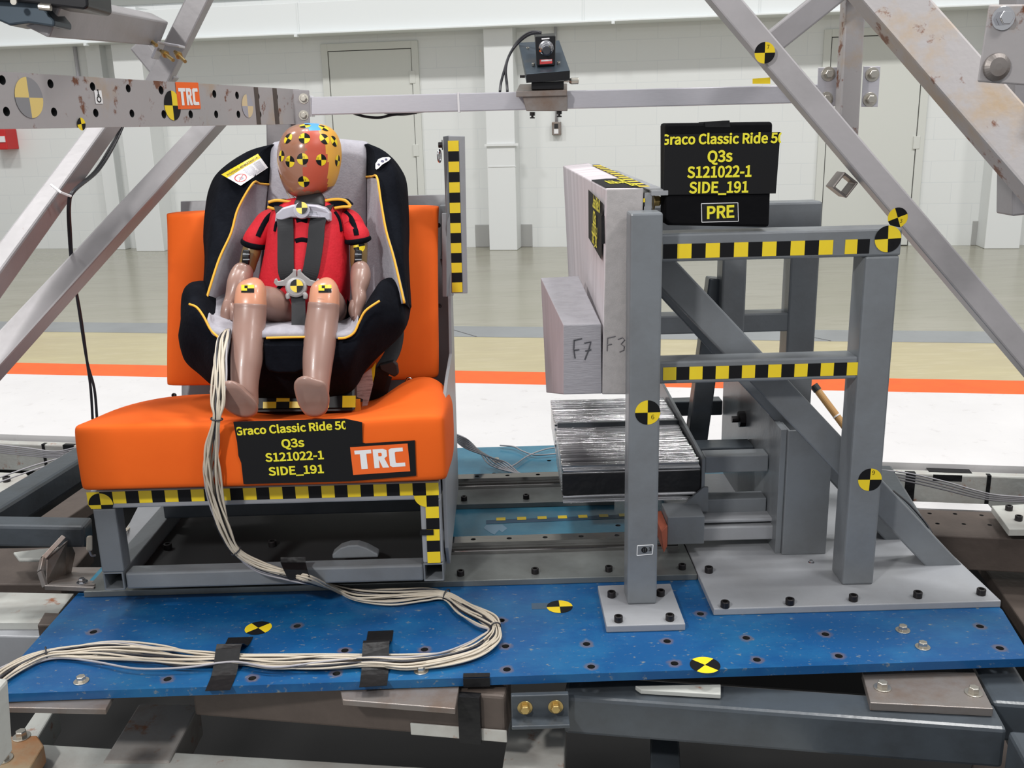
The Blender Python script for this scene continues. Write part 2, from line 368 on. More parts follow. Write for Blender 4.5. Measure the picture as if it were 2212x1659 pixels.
# ================================================================ THE HALL
FZ = -.22; WV = 10.1
def wall_mat():
    m = bpy.data.materials.new('white_block_wall'); m.use_nodes = True; nt = m.node_tree; b = nt.nodes['Principled BSDF']
    tc = nt.nodes.new('ShaderNodeTexCoord'); mp = nt.nodes.new('ShaderNodeMapping'); mp.inputs['Rotation'].default_value = (0, 0, AW)
    nt.links.new(tc.outputs['Object'], mp.inputs[0])
    sx = nt.nodes.new('ShaderNodeSeparateXYZ'); nt.links.new(mp.outputs[0], sx.inputs[0])
    cx = nt.nodes.new('ShaderNodeCombineXYZ'); nt.links.new(sx.outputs['X'], cx.inputs['X'])
    ad = nt.nodes.new('ShaderNodeMath'); ad.operation = 'ADD'; ad.inputs[1].default_value = 20.32-FZ-20.32; nt.links.new(sx.outputs['Z'], ad.inputs[0]); nt.links.new(ad.outputs[0], cx.inputs['Y'])
    br = nt.nodes.new('ShaderNodeTexBrick'); br.inputs['Scale'].default_value = 1; br.inputs['Mortar Size'].default_value = .004
    br.inputs['Mortar Smooth'].default_value = .6; br.inputs['Brick Width'].default_value = .4064; br.inputs['Row Height'].default_value = .2032
    br.inputs['Color1'].default_value = (.725, .74, .73, 1); br.inputs['Color2'].default_value = (.735, .75, .74, 1); br.inputs['Mortar'].default_value = (.665, .685, .69, 1)
    nt.links.new(cx.outputs[0], br.inputs['Vector']); nt.links.new(br.outputs['Color'], b.inputs['Base Color']); b.inputs['Roughness'].default_value = .55
    bp = nt.nodes.new('ShaderNodeBump'); bp.inputs['Strength'].default_value = .08; bp.inputs['Distance'].default_value = .01; bp.invert = True
    nt.links.new(br.outputs['Fac'], bp.inputs['Height']); nt.links.new(bp.outputs[0], b.inputs['Normal'])
    return m
M['wall'] = wall_mat()
M['wallwhite'] = mat('smooth_white_wall_paint', (.72, .735, .73), .5)
M['door'] = mat('greenish_white_door_paint', (.63, .64, .60), .45)
M['doorgap'] = mat('dark_door_gap', (.10, .10, .10), .8)
M['basegrey'] = mat('grey_wall_base_paint', (.36, .36, .35), .5)
M['upper'] = mat('shaded_upper_wall', (.30, .31, .29), .6)  # wall above the beam; its shade is put into this darker grey-green
M['beam'] = mat('white_crane_beam_paint', (.76, .79, .79), .4)
M['floor'] = mat('polished_concrete', (.28, .27, .20), .2, 0, (.9, (.34, .325, .26), .35, .75), (5, (.24, .22, .165), .52, .8), .02, 4, stretch=(.5, 2.2, 1))
M['floor2'] = mat('tan_sealed_concrete', (.50, .44, .25), .3, 0, (1.6, (.42, .36, .22), .35, .75), (9, (.56, .50, .34), .5, .8), .02, 5, stretch=(.5, 2.5, 1))
M['strip'] = mat('grey_channel_cover', (.26, .275, .285), .35, 0, (3, (.22, .23, .24), .4, .7))
M['orange_floor'] = mat('orange_floor_paint', (.80, .13, .02), .55, 0, (12, (.74, .11, .02), .45, .7))
M['white_floor'] = mat('scuffed_white_board', (.70, .685, .685), .5, 0, (2.2, (.65, .635, .635), .4, .75), (14, (.58, .56, .555), .60, .72))
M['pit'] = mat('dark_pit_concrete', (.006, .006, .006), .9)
mb = MB(); mb.hbox(-12, 12, WV, WV+.2, FZ, 2.35); struct(mb.build('wall_back', 'wall'))
mb = MB(); mb.hbox(-12, 12, WV-.02, WV+.2, 2.35, 6.5); struct(mb.build('wall_back_upper', 'upper'))
mb = MB(); mb.hbox(-14, 14, 6.0, WV, FZ-.1, FZ); struct(mb.build('floor', 'floor'))
mb = MB(); mb.hbox(-14, 14, 5.69, 6.0, FZ-.1, FZ+.003); struct(mb.build('trim_1', 'strip', bevel=.002))
mb = MB(); mb.hbox(-14, 14, 4.86, 5.69, FZ-.1, FZ); struct(mb.build('floor_1', 'floor2'))
mb = MB(); mb.hbox(-14, 14, 4.6, 4.86, FZ-.1, FZ+.001); struct(mb.build('trim_2', 'orange_floor'))
mb = MB(); mb.hbox(-14, 14, 3.6, 4.6, FZ-.1, FZ+.004); struct(mb.build('floor_2', 'white_floor'))
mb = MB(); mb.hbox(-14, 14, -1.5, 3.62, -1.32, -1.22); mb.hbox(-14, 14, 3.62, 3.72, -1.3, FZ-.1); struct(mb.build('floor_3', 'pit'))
for k, u in enumerate((-3.1, -1.2, .9, 2.75, 4.6)):   # joints of the channel cover
    mb = MB(); mb.hexa([H(u, 5.69, FZ+.003), H(u+.008, 5.69, FZ+.003), H(u-.3, 6, FZ+.003), H(u-.308, 6, FZ+.003)]+[H(u, 5.69, FZ+.0045), H(u+.008, 5.69, FZ+.0045), H(u-.3, 6, FZ+.0045), H(u-.308, 6, FZ+.0045)]); struct(mb.build('trim_%d' % (k+10), 'doorgap'))
def uz(px, py, v=WV):
    p = PV(px, py, v); return p.dot(E1), p.z
# long white beam over the wall
bl = uz(740, 69, 9.7)[1]; bt = uz(740, 1, 9.7)[1]
b = MB(); b.hbox(-12, 12, 9.7, 10.1, bl, bt); b.hbox(-12, 12, 9.64, 9.8, bl-.012, bl+.006); beam = struct(b.build('trim_20', 'beam', bevel=.004))
b = MB()
for px in (185, 640, 1322): u = uz(px, 60, 9.7)[0]; b.hbox(u, u+.03, 9.62, 9.68, bl-.035, bl-.012)
for px in (644, 1260, 1640): u = uz(px, 40, 9.7)[0]; b.hbox(u-.006, u+.006, 9.69, 9.7, bl, bt)
struct(b.build('trim_21', 'beam'))
# pilasters, base patches, mullions
def pil(n, x0, x1, out=.28, m='wallwhite', z0=FZ, z1=2.3, y=520):
    a = uz(x0, y, WV-out)[0]; c = uz(x1, y, WV-out)[0]; q = MB(); q.hbox(a, c, WV-out, WV+.01, z0, z1); return struct(q.build(n, m, bevel=.006))
pil('trim_22', 1057, 1117); pil('trim_23', 2128, 2204); pil('trim_24', 292, 352); pil('trim_25', 238, 268, .12)
for n, x0, x1 in (('baseboard_back_1', 1027, 1057), ('baseboard_back_2', 1117, 1150), ('baseboard_back_3', 2098, 2130)):
    pil(n, x0, x1, .012, 'basegrey', FZ, uz(1050, 485)[1])
u = uz(1053, 320, WV-.3)[0]; w = uz(1113, 320, WV-.3)[0]; zz = uz(1080, 313, WV-.3)[1]
b = MB(); b.hbox(u-.03, w+.03, WV-.30, WV-.2, zz-.012, zz+.012); b.hbox(u, w, WV-.285, WV-.27, uz(1080, 360, WV-.3)[1]-.004, uz(1080, 360, WV-.3)[1]+.004); struct(b.build('trim_26', 'wallwhite'))
def door(n, x0, x1, ytop, y):
    a = uz(x0, y)[0]; c = uz(x1, y)[0]; zt = uz((x0+x1)/2, ytop)[1]
    fr = thing(n, 'x', 'x', H(a, WV, FZ)); del fr['label'], fr['category']; struct(fr)
    q = MB(); g = .07
    q.hbox(a-g, a, WV-.03, WV+.01, FZ, zt+g); q.hbox(c, c+g, WV-.03, WV+.01, FZ, zt+g); q.hbox(a, c, WV-.03, WV+.01, zt, zt+g); q.build('door_frame', 'door', fr, bevel=.003)
    q = MB(); q.hbox(a, c, WV-.004, WV+.01, FZ, zt); q.build('door_gap', 'doorgap', fr)
    q = MB(); q.hbox(a+.008, c-.008, WV-.018, WV+.005, FZ+.01, zt-.008); leaf = q.build('door_leaf', 'door', fr)
    for f in (.12, .5, .86):
        zz = FZ+(zt-FZ)*f; q = MB(); q.hbox(c-.03, c+.03, WV-.035, WV-.016, zz-.06, zz+.06); q.build('hinge', 'door', fr, bevel=.003)
    return fr
door('door_1', 722, 899, 107, 300); door('door_2', 1780, 1975, 77, 350)
# conduit and switch box
u, z1 = uz(1193, 62); u2, z2 = uz(1203, 272)
t = thing('wall_switch', 'grey metal switch box at the end of a conduit on the white block wall', 'switch', H(u2, WV, z2))
q = MB(); q.hbox(u2-.045, u2+.045, WV-.06, WV, z2-.09, z2+.04); q.build('box', 'steel', t, bevel=.004)
q = MB(); q.hbox(u2-.022, u2+.022, WV-.066, WV-.06, z2-.075, z2-.03); q.build('cover', 'tag', t)
q = MB(); q.hbox(u2-.018, u2+.018, WV-.072, WV-.06, z2-.022, z2+.02); q.build('lever', 'rubber', t)
q = MB(); q.tube([H(u2, WV-.03, z2+.04), H(u2, WV-.03, bl+.1)], .014, 10); q.build('conduit', 'alu', t, smooth=True)
u, z = uz(247, 451); t = thing('wall_outlet', 'small grey power outlet low on the wall at left', 'outlet', H(u, WV, z))
q = MB(); q.hbox(u-.035, u+.035, WV-.05, WV, z-.06, z+.06); q.build('box', 'steel', t, bevel=.004)
for d in (-.027, .027): q = MB(); q.hbox(u-.018, u+.018, WV-.056, WV-.049, z+d-.017, z+d+.017); q.build('socket', 'rubber', t, bevel=.003)
u, z = uz(167, 130); q = MB(); q.tube([H(u, WV-.02, uz(167, 270)[1]), H(u, WV-.02, bl+.1)], .02, 8); tag(q.build('wall_conduit', 'alu', smooth=True), 'thin grey conduit running up the wall behind the rusty beam', 'pipe')
u, z = uz(7, 301, 9.9); t = thing('fire_alarm_box', 'red alarm box with white band at the left edge of the wall', 'alarm box', H(u, 9.9, z))
M['alarm'] = mat('red_enamel', (.55, .02, .02), .4)
q = MB(); q.hbox(u-.2, u+.035, 9.9, WV, z-.11, z+.11); q.build('housing', 'alarm', t, bevel=.01)
q = MB(); q.hbox(u-.2, u+.025, 9.89, 9.9, z-.03, z+.035); q.build('band', 'tag', t)
# ================================================================ SLED UNDER THE RIG (square to the hall)
def part(parent, name, m, fn, **k): q = MB(); fn(q); return q.build(name, m, parent, **k)
def HP(px, py, z):                         # (u, v) of a pixel on height z
    p = P(px, py, Z=z); return p.dot(E1), p.dot(E2)
# ---- far sled beam
t = thing('far_sled_beam', 'long rust-stained off-white steel beam behind the rig at the pit edge', 'beam', H(0, 3.45, -.3))
v0 = HP(1950, 1022, -.235)[1]
part(t, 'beam_body', 'white_steel', lambda q: q.hbox(-4, 4, v0, 3.58, -.36, -.235), bevel=.006)
for px, w in ((1965, 15), (2130, 6), (118, 22), (60, 6)):
    u = HP(px, 1030, -.25)[0] if px > 900 else HP(px, 985, -.25)[0]
    part(t, 'tape_strip', 'tape', lambda q: q.hbox(u-w*.001, u+w*.0013, v0-.002, v0+.02, -.35, -.233))
for px, w in ((2040, 30),): u = HP(px, 1025, -.25)[0]; part(t, 'tape_strip', 'tape', lambda q: q.hbox(u-.05, u+.05, v0-.002, v0+.0, -.26, -.236)); part(t, 'tape_strip', 'tape', lambda q: q.hbox(u-.06, u+.09, v0+.02, v0+.09, -.235, -.2335))
# ---- right hand brown base beam
t = thing('brown_base_beam', 'dark brown rusted box beam with bolt holes beside the grey base plate', 'beam', P(2050, 1160, Z=-.05))
u0_, v1_ = HP(2000, 1100, -.06); _, v0_ = HP(2000, 1155, -.06)
o = part(t, 'beam_body', 'brown_steel', lambda q: q.hbox(u0_-.12, u0_+1.6, v0_, v1_, -.16, -.06), bevel=.004)
drill(o, [(H(HP(px, py, -.06)[0], HP(px, py, -.06)[1], -.06), (0, 0, 1), .006, .03) for px, py in ((2008, 1109), (2063, 1110), (2120, 1113), (2025, 1131), (2082, 1132), (2138, 1134))]); setp(o, t)
t = thing('white_shelf_board', 'clean white board strip lying behind the brown base beam', 'board', P(2060, 1095, Z=-.1))
part(t, 'board', 'white_floor', lambda q: q.hbox(HP(1955, 1090, -.08)[0], HP(2140, 1096, -.08)[0], HP(2050, 1100, -.08)[1], HP(2050, 1086, -.08)[1], -.1, -.08))
t = thing('bolted_end_plate', 'pale end plate with black bolts at the right edge behind the blue plate', 'plate', P(2190, 1110, Z=-.02))
pl = [P(2142, 1092, Z=-.02), P(2180, 1143, Z=-.02), P(2290, 1143, Z=-.02), P(2290, 1085, Z=-.02)]
q = MB(); q.prism(pl, (0, 0, -.02)); q.build('plate', 'white_steel', t, bevel=.002)
for px, py in ((2179, 1102), (2200, 1124)): bolt(t, P(px, py, Z=-.02), k=1.15)
t = thing('lower_brown_channel', 'broad brown steel deck below the right end of the grey base plate', 'beam', P(2180, 1260, Z=-.2))
part(t, 'deck_plate', 'brown_steel', lambda q: q.hbox(.9, 3, 1.9, 2.9, -.26, -.22), bevel=.004)
# ---- dark tubular sub frame in front, under the plate
ZT = -.05
t = thing('sub_frame', 'dark blue-grey tubular frame the blue plate is bolted on', 'frame', P(1800, 1520, Z=ZT))
a = P(1250, 1470, Z=ZT); c = P(2140, 1520, Z=ZT)
def hb(px0, py0, px1, py1, z): return HP(px0, py0, z)+HP(px1, py1, z)
ua, va = HP(1240, 1485, ZT); ub, vb = HP(2135, 1512, ZT)
SU = HP(2136, 1500, ZT)[0]
part(t, 'front_tube', 'paint_dark', lambda q: q.hbox(-.2, SU, va-.035, va+.05, ZT-.085, ZT), bevel=.008)
part(t, 'side_tube', 'paint_dark', lambda q: q.hbox(SU, SU+.085, va-.6, va-.036, ZT-.085, ZT), bevel=.008)
part(t, 'side_tube', 'paint_dark', lambda q: q.hbox(SU, SU+.085, va+.051, 3.1, ZT-.085, ZT), bevel=.008)
t2 = t
# ---- near corner bolted plates
def plate_px(name, label, pts, z, th, m, cat='plate', bolts=(), bk='zinc'):
    t = thing(name, label, cat, P(*pts[0], Z=z))
    q = MB(); q.prism([P(x, y, Z=z) for x, y in pts], (0, 0, -th)); q.build('plate', m, t, bevel=.0015)
    for x, y in bolts: bolt(t, P(x, y, Z=z), kind='hex', m=bk, k=1.0, name='bolt')
    return t
plate_px('clamp_plate', 'brown steel plate held by two pale hex bolts below the right front edge', [(1862, 1450), (1880, 1518), (2146, 1531), (2106, 1452)], ZT+.018, .017, 'steel', bolts=((1906, 1486), (2103, 1497)))
plate_px('clamp_plate', 'bare brown steel plate sticking out below the blue plate edge at centre', [(735, 1490), (740, 1512), (983, 1531), (992, 1480)], -.02, .012, 'steel')
plate_px('clamp_plate', 'bare brown steel plate under the left front edge of the blue plate', [(0, 1520), (10, 1528), (228, 1532), (245, 1500)], -.02, .012, 'steel')
plate_px('thin_white_strip', 'thin pale steel strip with a hole lying on the dark front tube', [(1372, 1481), (1385, 1490), (1557, 1500), (1557, 1478)], ZT+.012, .01, 'white_steel', 'strip')
# ---- tan and white sled members showing in the pit
t = thing('sled_cross_tube', 'rust-specked grey cross beam in shade below the front of the blue plate', 'beam', P(600, 1560, Z=-.12))
u1, v1 = HP(740, 1572, -.13)
part(t, 'beam_body', 'brown_steel', lambda q: q.hbox(HP(425, 1541, -.13)[0], HP(1094, 1594, -.13)[0], v1, v1+.08, -.13, -.03), bevel=.006)
part(t, 'shelf', 'white_steel', lambda q: q.hbox(HP(890, 1580, -.13)[0], HP(1098, 1594, -.13)[0], v1-.004, v1, -.131, -.104), bevel=.002)
part(t, 'tape_strip', 'tape', lambda q: q.hbox(HP(1000, 1580, -.13)[0], HP(1047, 1580, -.13)[0], v1-.014, v1+.005, -.133, -.029))
def quad_beam(name, label, pts, z, th, m, cat='beam'):
    t = thing(name, label, cat, P(*pts[0], Z=z)); q = MB(); q.prism([P(x, y, Z=z) for x, y in pts], (0, 0, -th)); q.build('beam_body', m, t, bevel=.004); return t
quad_beam('pit_beam', 'wide rusty grey beam running away into the pit at lower left', [(222, 1645), (300, 1520), (432, 1520), (366, 1645)], -.215, .08, mat('rusty_grey_paint', (.30, .28, .26), .55, 0, (6, (.20, .15, .12), .45, .7), (19, (.24, .10, .05), .58, .68), .08, 50))
quad_beam('pit_beam', 'narrow pale beam at the lower left corner leading under the blue plate', [(25, 1612), (88, 1520), (125, 1520), (70, 1612)], -.215, .07, 'white_steel')
quad_beam('pit_beam', 'stained white beam with two holes below the middle of the blue plate', [(1075, 1720), (1102, 1552), (1224, 1562), (1214, 1720)], -.20, .08, 'white_steel')
quad_beam('pit_beam', 'narrow dark beam with chipped paint right of the stained white beam', [(1405, 1720), (1405, 1548), (1465, 1550), (1473, 1720)], -.24, .08, 'paint_dark')
quad_beam('pit_beam', 'slanted rusty member in the dark at lower right', [(2090, 1720), (2110, 1570), (2160, 1570), (2230, 1720)], -.3, .06, 'brown_steel')
t = quad_beam('near_sled_beam', 'long rust-spotted white beam along the bottom edge of the picture', [(60, 1605), (640, 1640), (1800, 1712), (1800, 1900), (-120, 1900)], -.22, .1, 'white_steel')
t = thing('beam_joint_plate', 'dark steel joint bracket with brass nuts above the stained white beam', 'bracket', P(1170, 1510, Z=-.12))
q = MB(); q.box(-.005, .108, 1.626, 1.66, -.086, -.078); q.box(-.005, .108, 1.655, 1.668, -.086, -.03); q.build('angle_plate', 'paint_dark', t, bevel=.002)
for x in (.022, .082): bolt(t, (x, 1.655, -.056), (0, -1, 0), 'hex', 'brass', .9, 'nut')
t = thing('corner_bracket', 'rust-stained corner plate with two hex bolts and a grey post at bottom left', 'bracket', P(40, 1600, Z=-.17))
q = MB(); q.prism([P(20, 1590, Z=-.17), P(80, 1588, Z=-.17), P(95, 1610, Z=-.17), P(40, 1700, Z=-.17), P(-80, 1700, Z=-.17), P(-80, 1590, Z=-.17)], (0, 0, -.04)); q.build('plate', mat('orange_rust_paint', (.34, .26, .16), .5, 0, (5, (.36, .14, .04), .45, .65), None, .1), t, bevel=.003)
for x, y in ((47, 1592), (8, 1640)): bolt(t, P(x, y, Z=-.17), kind='hex', m='zinc', k=1.1)
q = MB(); q.bar(P(-30, 1480, Y=1.42), P(-18, 1640, Y=1.42), .05, .05); q.build('post', 'white_steel', t, bevel=.006)
# ---- left hand clutter
t = thing('outrigger_tube', 'dark blue-grey square tube running level left of the bench legs', 'tube', P(90, 1140, Y=2.25))
q = MB(); q.bar(P(-70, 1146, Y=2.25), P(192, 1150, Y=2.27), .065, .058); q.build('tube', 'paint_dark', t, bevel=.008)
t = thing('outrigger_brace', 'dark blue-grey slanted box tube rising toward the orange cushion', 'tube', P(90, 1040, Y=2.5))
q = MB(); q.bar(P(-40, 1135, Y=2.34), P(200, 985, Y=2.9), .085, .075); q.build('tube', 'paint_dark', t, bevel=.01)
t = thing('channel_bracket', 'short grey steel channel bracket standing open beside the left bench leg', 'bracket', P(110, 1240, Y=2.2))
prof = [P(137, 1160, Y=2.22), P(93, 1207, Y=2.14), P(87, 1235, Y=2.1), P(98, 1268, Y=2.08), P(205, 1272, Y=2.08)]
q = MB()
for a, c in zip(prof, prof[1:]): q.bar(a, c, .012, .010, (0, 1, 0))
q.prism([P(103, 1262, Y=2.09), P(205, 1262, Y=2.09), P(235, 1225, Y=2.4), P(150, 1225, Y=2.4)], (0, 0, -.008)); q.prism([P(101, 1207, Y=2.15), P(150, 1165, Y=2.24), P(163, 1195, Y=2.3), P(150, 1260, Y=2.3), P(101, 1262, Y=2.1)], (-.004, .004, 0))
q.build('channel', 'steel', t, bevel=.0015)
bolt(t, P(178, 1258, Z=.02), kind='hex', m='chrome', k=.8)
t = plate_px('left_deck_plate', 'pale holed steel deck plate low at the left edge', [(-60, 1278), (-60, 1345), (110, 1345), (160, 1282)], -.12, .02, 'white_steel')
t = quad_beam('left_sled_tube', 'grey-blue square tube at the left edge under the pale deck plate', [(-80, 1338), (-80, 1372), (100, 1376), (140, 1345)], -.14, .09, 'paint_light')
t = quad_beam('left_sled_tube', 'brown rusted block showing between deck plate and blue plate at left', [(96, 1322), (80, 1350), (160, 1352), (170, 1326)], -.1, .05, 'brown_steel')
t = plate_px('left_bolted_plate', 'tan-edged steel plate with a black bolt at the left edge', [(-80, 1050), (20, 1068), (68, 1035), (55, 1022), (-80, 1018)], -.2, .02, 'white_steel')
bolt(t, P(15, 1040, Z=-.2), k=1.6)
t = quad_beam('left_sled_tube', 'brownish steel beam lying diagonally behind the slanted tube at left', [(60, 1135), (120, 1135), (300, 1015), (240, 1010)], -.25, .05, 'brown_steel')
t = quad_beam('left_sled_tube', 'dusty grey deck beam under the level tube at far left', [(-80, 1185), (-80, 1262), (130, 1262), (200, 1180)], -.16, .05, 'brown_steel')
t = quad_beam('left_sled_tube', 'white painted tray below the level tube at left', [(28, 1192), (40, 1208), (110, 1208), (130, 1180)], -.1, .01, 'white_steel')
t = thing('power_box', 'small cream plastic plug hanging behind the left bench leg', 'plug', P(193, 1172, Y=2.08))
q = MB(); q.hexa([P(186, 1190, Y=2.07), P(200, 1190, Y=2.07), P(200, 1190, Y=2.1), P(186, 1190, Y=2.1), P(187, 1158, Y=2.07), P(200, 1156, Y=2.07), P(200, 1156, Y=2.1), P(187, 1158, Y=2.1)]); q.build('plug_body', 'cream', t, bevel=.004)
q = MB(); q.tube(catm([P(193, 1190, Y=2.085), P(198, 1200, Y=2.09), P(206, 1200, Y=2.1)]), .0025, 6); q.build('lead', 'greycable', t, smooth=True)
# loose cables beyond the plate
def loose(name, label, paths, m='greycable', r=.0025):
    t = thing(name, label, 'cable', paths[0][0])
    for p in paths: q = MB(); q.tube(catm(p, 8), r, 6); q.build('cable', m, t, smooth=True)
    return t
L = []
for k in range(5):
    o_ = k*4
    L.append([P(-30, 958+o_, Y=3.2), P(60, 968+o_, Y=3.18), P(120, 975+o_*.8, Y=3.15), P(175, 965+o_, Y=3.1), P(300, 950+o_, Y=3.1)])
loose('loose_cables', 'loose grey cables crossing the sled left of the orange cushion', L)
loose('loose_cables', 'two grey cables rising from the left edge behind the slanted tube', [[P(-30, 1042, Y=2.95), P(60, 1010, Y=3), P(110, 995, Y=3.02), P(200, 970, Y=3.05)], [P(-30, 1052, Y=2.9), P(70, 1016, Y=2.95), P(130, 998, Y=3), P(200, 978, Y=3.02)]])
loose('loose_cables', 'pale grey cables running right from behind the upright with the numbered target', [[P(1890, 1014+k*5, Y=2.9), P(1960, 1022+k*6, Y=2.85), P(2040, 1040+k*6, Y=2.8), P(2110, 1060+k*5, Y=2.75), P(2160, 1070+k*4, Y=2.75), P(2260, 1076+k*3, Y=2.7)] for k in range(4)])
loose('loose_cables', 'black cable arching over the right end of the slanted brace', [[P(1930, 1060, Y=2.62), P(1965, 1090, Y=2.5), P(2000, 1130, Y=2.45), P(2012, 1150, Y=2.42)]], 'blackcable', .003)
# ================================================================ BLUE PLATE, RAILS
t = thing('blue_base_plate', 'large scuffed blue steel base plate carrying the whole test rig', 'plate', (0, 1.7, 0)); BLUE = t
q = MB(); q.prism([(-1.024, 1.667, 0), (1.03, 1.687, 0), (1.07, 1.88, 0), (1.07, 2.15, 0), (-1.024, 2.15, 0)], (0, 0, -.018)); plate = q.build('plate', 'blue')
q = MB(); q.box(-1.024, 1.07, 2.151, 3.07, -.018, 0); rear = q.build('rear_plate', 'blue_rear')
holes = [(202, 1365), (362, 1467), (545, 1465), (727, 1455), (642, 1352), (1083, 1340), (1092, 1396), (1095, 1446), (1267, 1391), (1277, 1440), (1441, 1385), (1457, 1433), (1513, 1326), (1612, 1378), (1635, 1425), (1783, 1370), (1812, 1417), (2117, 1353), (2160, 1400), (1067, 1023), (1186, 995), (1068, 1143), (1335, 1135), (917, 1403), (745, 1405)]
rust_rings(M['blue'], [P(x, y, Z=0) for x, y in holes if y > 1240])
drill(plate, [(P(x, y, Z=0), (0, 0, 1), .0078, .03) for x, y in holes if y > 1240]); setp(plate, t)
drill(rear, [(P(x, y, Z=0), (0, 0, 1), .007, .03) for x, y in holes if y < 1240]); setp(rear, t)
for x, y in ((176, 1472), (211, 1420), (910, 1450), (1950, 1362), (1993, 1398), (1073, 997)): bolt(t, P(x, y, Z=0), kind='hex', m='zinc', k=.9, rot=x)
def plate_target(x, y, r, rot, **k): sticker(t, P(x, y, Z=0), (0, 0, 1), (0, 1, 0), r, rot=rot, **k)
plate_target(558, 1357, .029, .75+PI/2); plate_target(1209, 1311, .029, .02); plate_target(1523, 1437, .030, .8)
q = MB(); a = P(1148, 1303, Z=.0006); q.prism([a, a+V((.04, 0, 0)), a+V((.04, -.028, 0)), a+V((0, -.028, 0))], (0, 0, -.0006)); q.build('tape_patch', mat('grey_tape_residue', (.05, .09, .14), .5), t)
# yellow square markers on the faded strip
y0 = P(1200, 1120, Z=.001)
for k, x in enumerate((1082, 1127, 1171, 1215, 1259, 1304, 1347)):
    c = P(x, 1121-k*1.45, Z=.0012); s = .0125; q = MB(); q.add([c+V((-s, -s*.8, 0)), c+V((s, -s*.8, 0)), c+V((s, s*.8, 0)), c+V((-s, s*.8, 0))], [(0, 1, 2, 3)]); q.build('yellow_marker', 'yellow', t, fix=False)
q = MB(); a = P(1050, 1128, Z=.0006); b_ = P(1440, 1112, Z=.0006); q.add([a+V((0, -.012, 0)), b_+V((0, -.012, 0)), b_+V((0, .014, 0)), a+V((0, .014, 0))], [(0, 1, 2, 3)]); q.build('faded_tape', mat('faded_dark_tape', (.03, .085, .15), .5), t, fix=False)
q = MB(); pts = [(1045, 1141), (1050, 1134), (1085, 1133), (1096, 1141), (1085, 1150), (1078, 1145), (1068, 1155), (1058, 1150)]
q.add([P(x, y, Z=.0005) for x, y in pts], [tuple(range(len(pts)))[::-1]]); q.build('bare_patch', mat('bare_pale_patch', (.18, .30, .40), .5), t)
# ---- rails
def rail(label, yf, yb, x1, cols, z=.015):
    t = thing('slide_rail', label, 'rail', (-.15, yf, 0), 'slide rails on the blue plate')
    q = MB(); q.box(-1.0, x1, yf, yb, 0, z); pl = q.build('rail_base', 'railplate', t, bevel=.0015)
    ym = yb-.045; prof = [(-.020, 0), (-.020, .008), (-.013, .013), (-.013, .018), (-.019, .022), (-.019, .032), (.019, .032), (.019, .022), (.013, .018), (.013, .013), (.020, .008), (.020, 0)]
    q = MB(); q.prism([(-1.0, ym+y, z+zz) for y, zz in prof], (x1-.02+1.0, 0, 0)); r = q.build('rail', 'polished')
    n = int((x1+1.0)/.09); drill(r, [((-.9+.09*k+.0*x1, ym, z+.032), (0, 0, 1), .0065, .018) for k in range(n) if -.9+.09*k < x1-.04]); setp(r, t)
    for x in cols: bolt(t, (x, yf+.03, z), k=1.05); bolt(t, (x, yb-.012, z), k=1.0)
    return t
X_ = lambda px, py: P(px, py, Z=.015).x
rail('near grey rail plate with polished rail and black bolts', 2.063, 2.27, .44, [X_(995, 1245), X_(1156, 1240), X_(1316, 1237), X_(1474, 1230), -.35, -.55, -.75, -.94])
rail('far grey rail plate with polished rail behind the near one', 2.535, 2.716, .30, [X_(1002, 1087), X_(1137, 1083), -.32, -.55, -.78])
# ================================================================ TEST BENCH
BY = 1.985
bench = thing('test_bench', 'orange cushioned test bench on a grey tube frame with checker tape', 'bench', (-.53, BY, .06))
xl, xr = -.915, -.150; zt = P(570, 1050, Y=BY).z; zb = .055
def bb(name, m, *a, bevel=.004, **k): q = MB(); q.box(*a); return q.build(name, m, bench, bevel=bevel, **k)
T = .045
q = MB(); q.box(xl, xr, BY, BY+T, zt-.043, zt); q.build('front_rail', 'paint_light', bench, bevel=.004)
q = MB(); q.box(xl, xl+.05, BY, BY+T, zb+.044, zt-.043); q.build('leg', 'paint', bench, bevel=.004)
q = MB(); q.box(xr-.045, xr, BY+.002, BY+T, zb+.044, zt-.043); q.build('leg', 'paint_light', bench, bevel=.004)
q = MB(); q.box(xl+.05, xr-.045, BY+.003, BY+T, zb, zb+.04); q.build('lower_rail', 'paint', bench, bevel=.005)
for x in (xl+.024, xr-.022):
    q = MB(); q.bar((x, BY, zb+.022), (x, BY+.62, zb+.022), .046, .044, hollow=.004); q.build('side_tube', 'paint', bench, bevel=.002)
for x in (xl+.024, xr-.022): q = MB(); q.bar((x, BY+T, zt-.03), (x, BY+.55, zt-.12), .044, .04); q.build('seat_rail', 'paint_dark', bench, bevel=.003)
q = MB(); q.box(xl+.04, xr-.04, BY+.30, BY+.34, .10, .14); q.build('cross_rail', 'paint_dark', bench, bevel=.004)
q = MB(); q.bar((xl+.06, BY+.55, .10), (xl+.26, BY+.55, zt-.08), .05, .04); q.build('rear_brace', 'paint', bench, bevel=.004)
q = MB(); q.box(xl+.05, xr-.05, BY+.06, BY+.6, .052, .062); q.build('carriage_plate', 'deck', bench, bevel=.002)
q = MB(); c0 = [(-.05, 0), (-.05, .01), (-.03, .026), (-.01, .032), (.01, .032), (.03, .024), (.055, .008), (.055, 0)]
cx = P(765, 1200, Y=BY+.05).x; q.prism([(cx+a, BY+.048, zb+.04+b_) for a, b_ in c0], (0, .03, 0)); q.build('lug', 'paint', bench, bevel=.003)
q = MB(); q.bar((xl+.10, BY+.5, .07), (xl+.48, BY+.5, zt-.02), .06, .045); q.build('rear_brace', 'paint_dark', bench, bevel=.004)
for px, py in ((362, 1178), (590, 1190)): bolt(bench, (P(px, py, Y=BY+.2).x, BY+.2, .062), k=1.2)
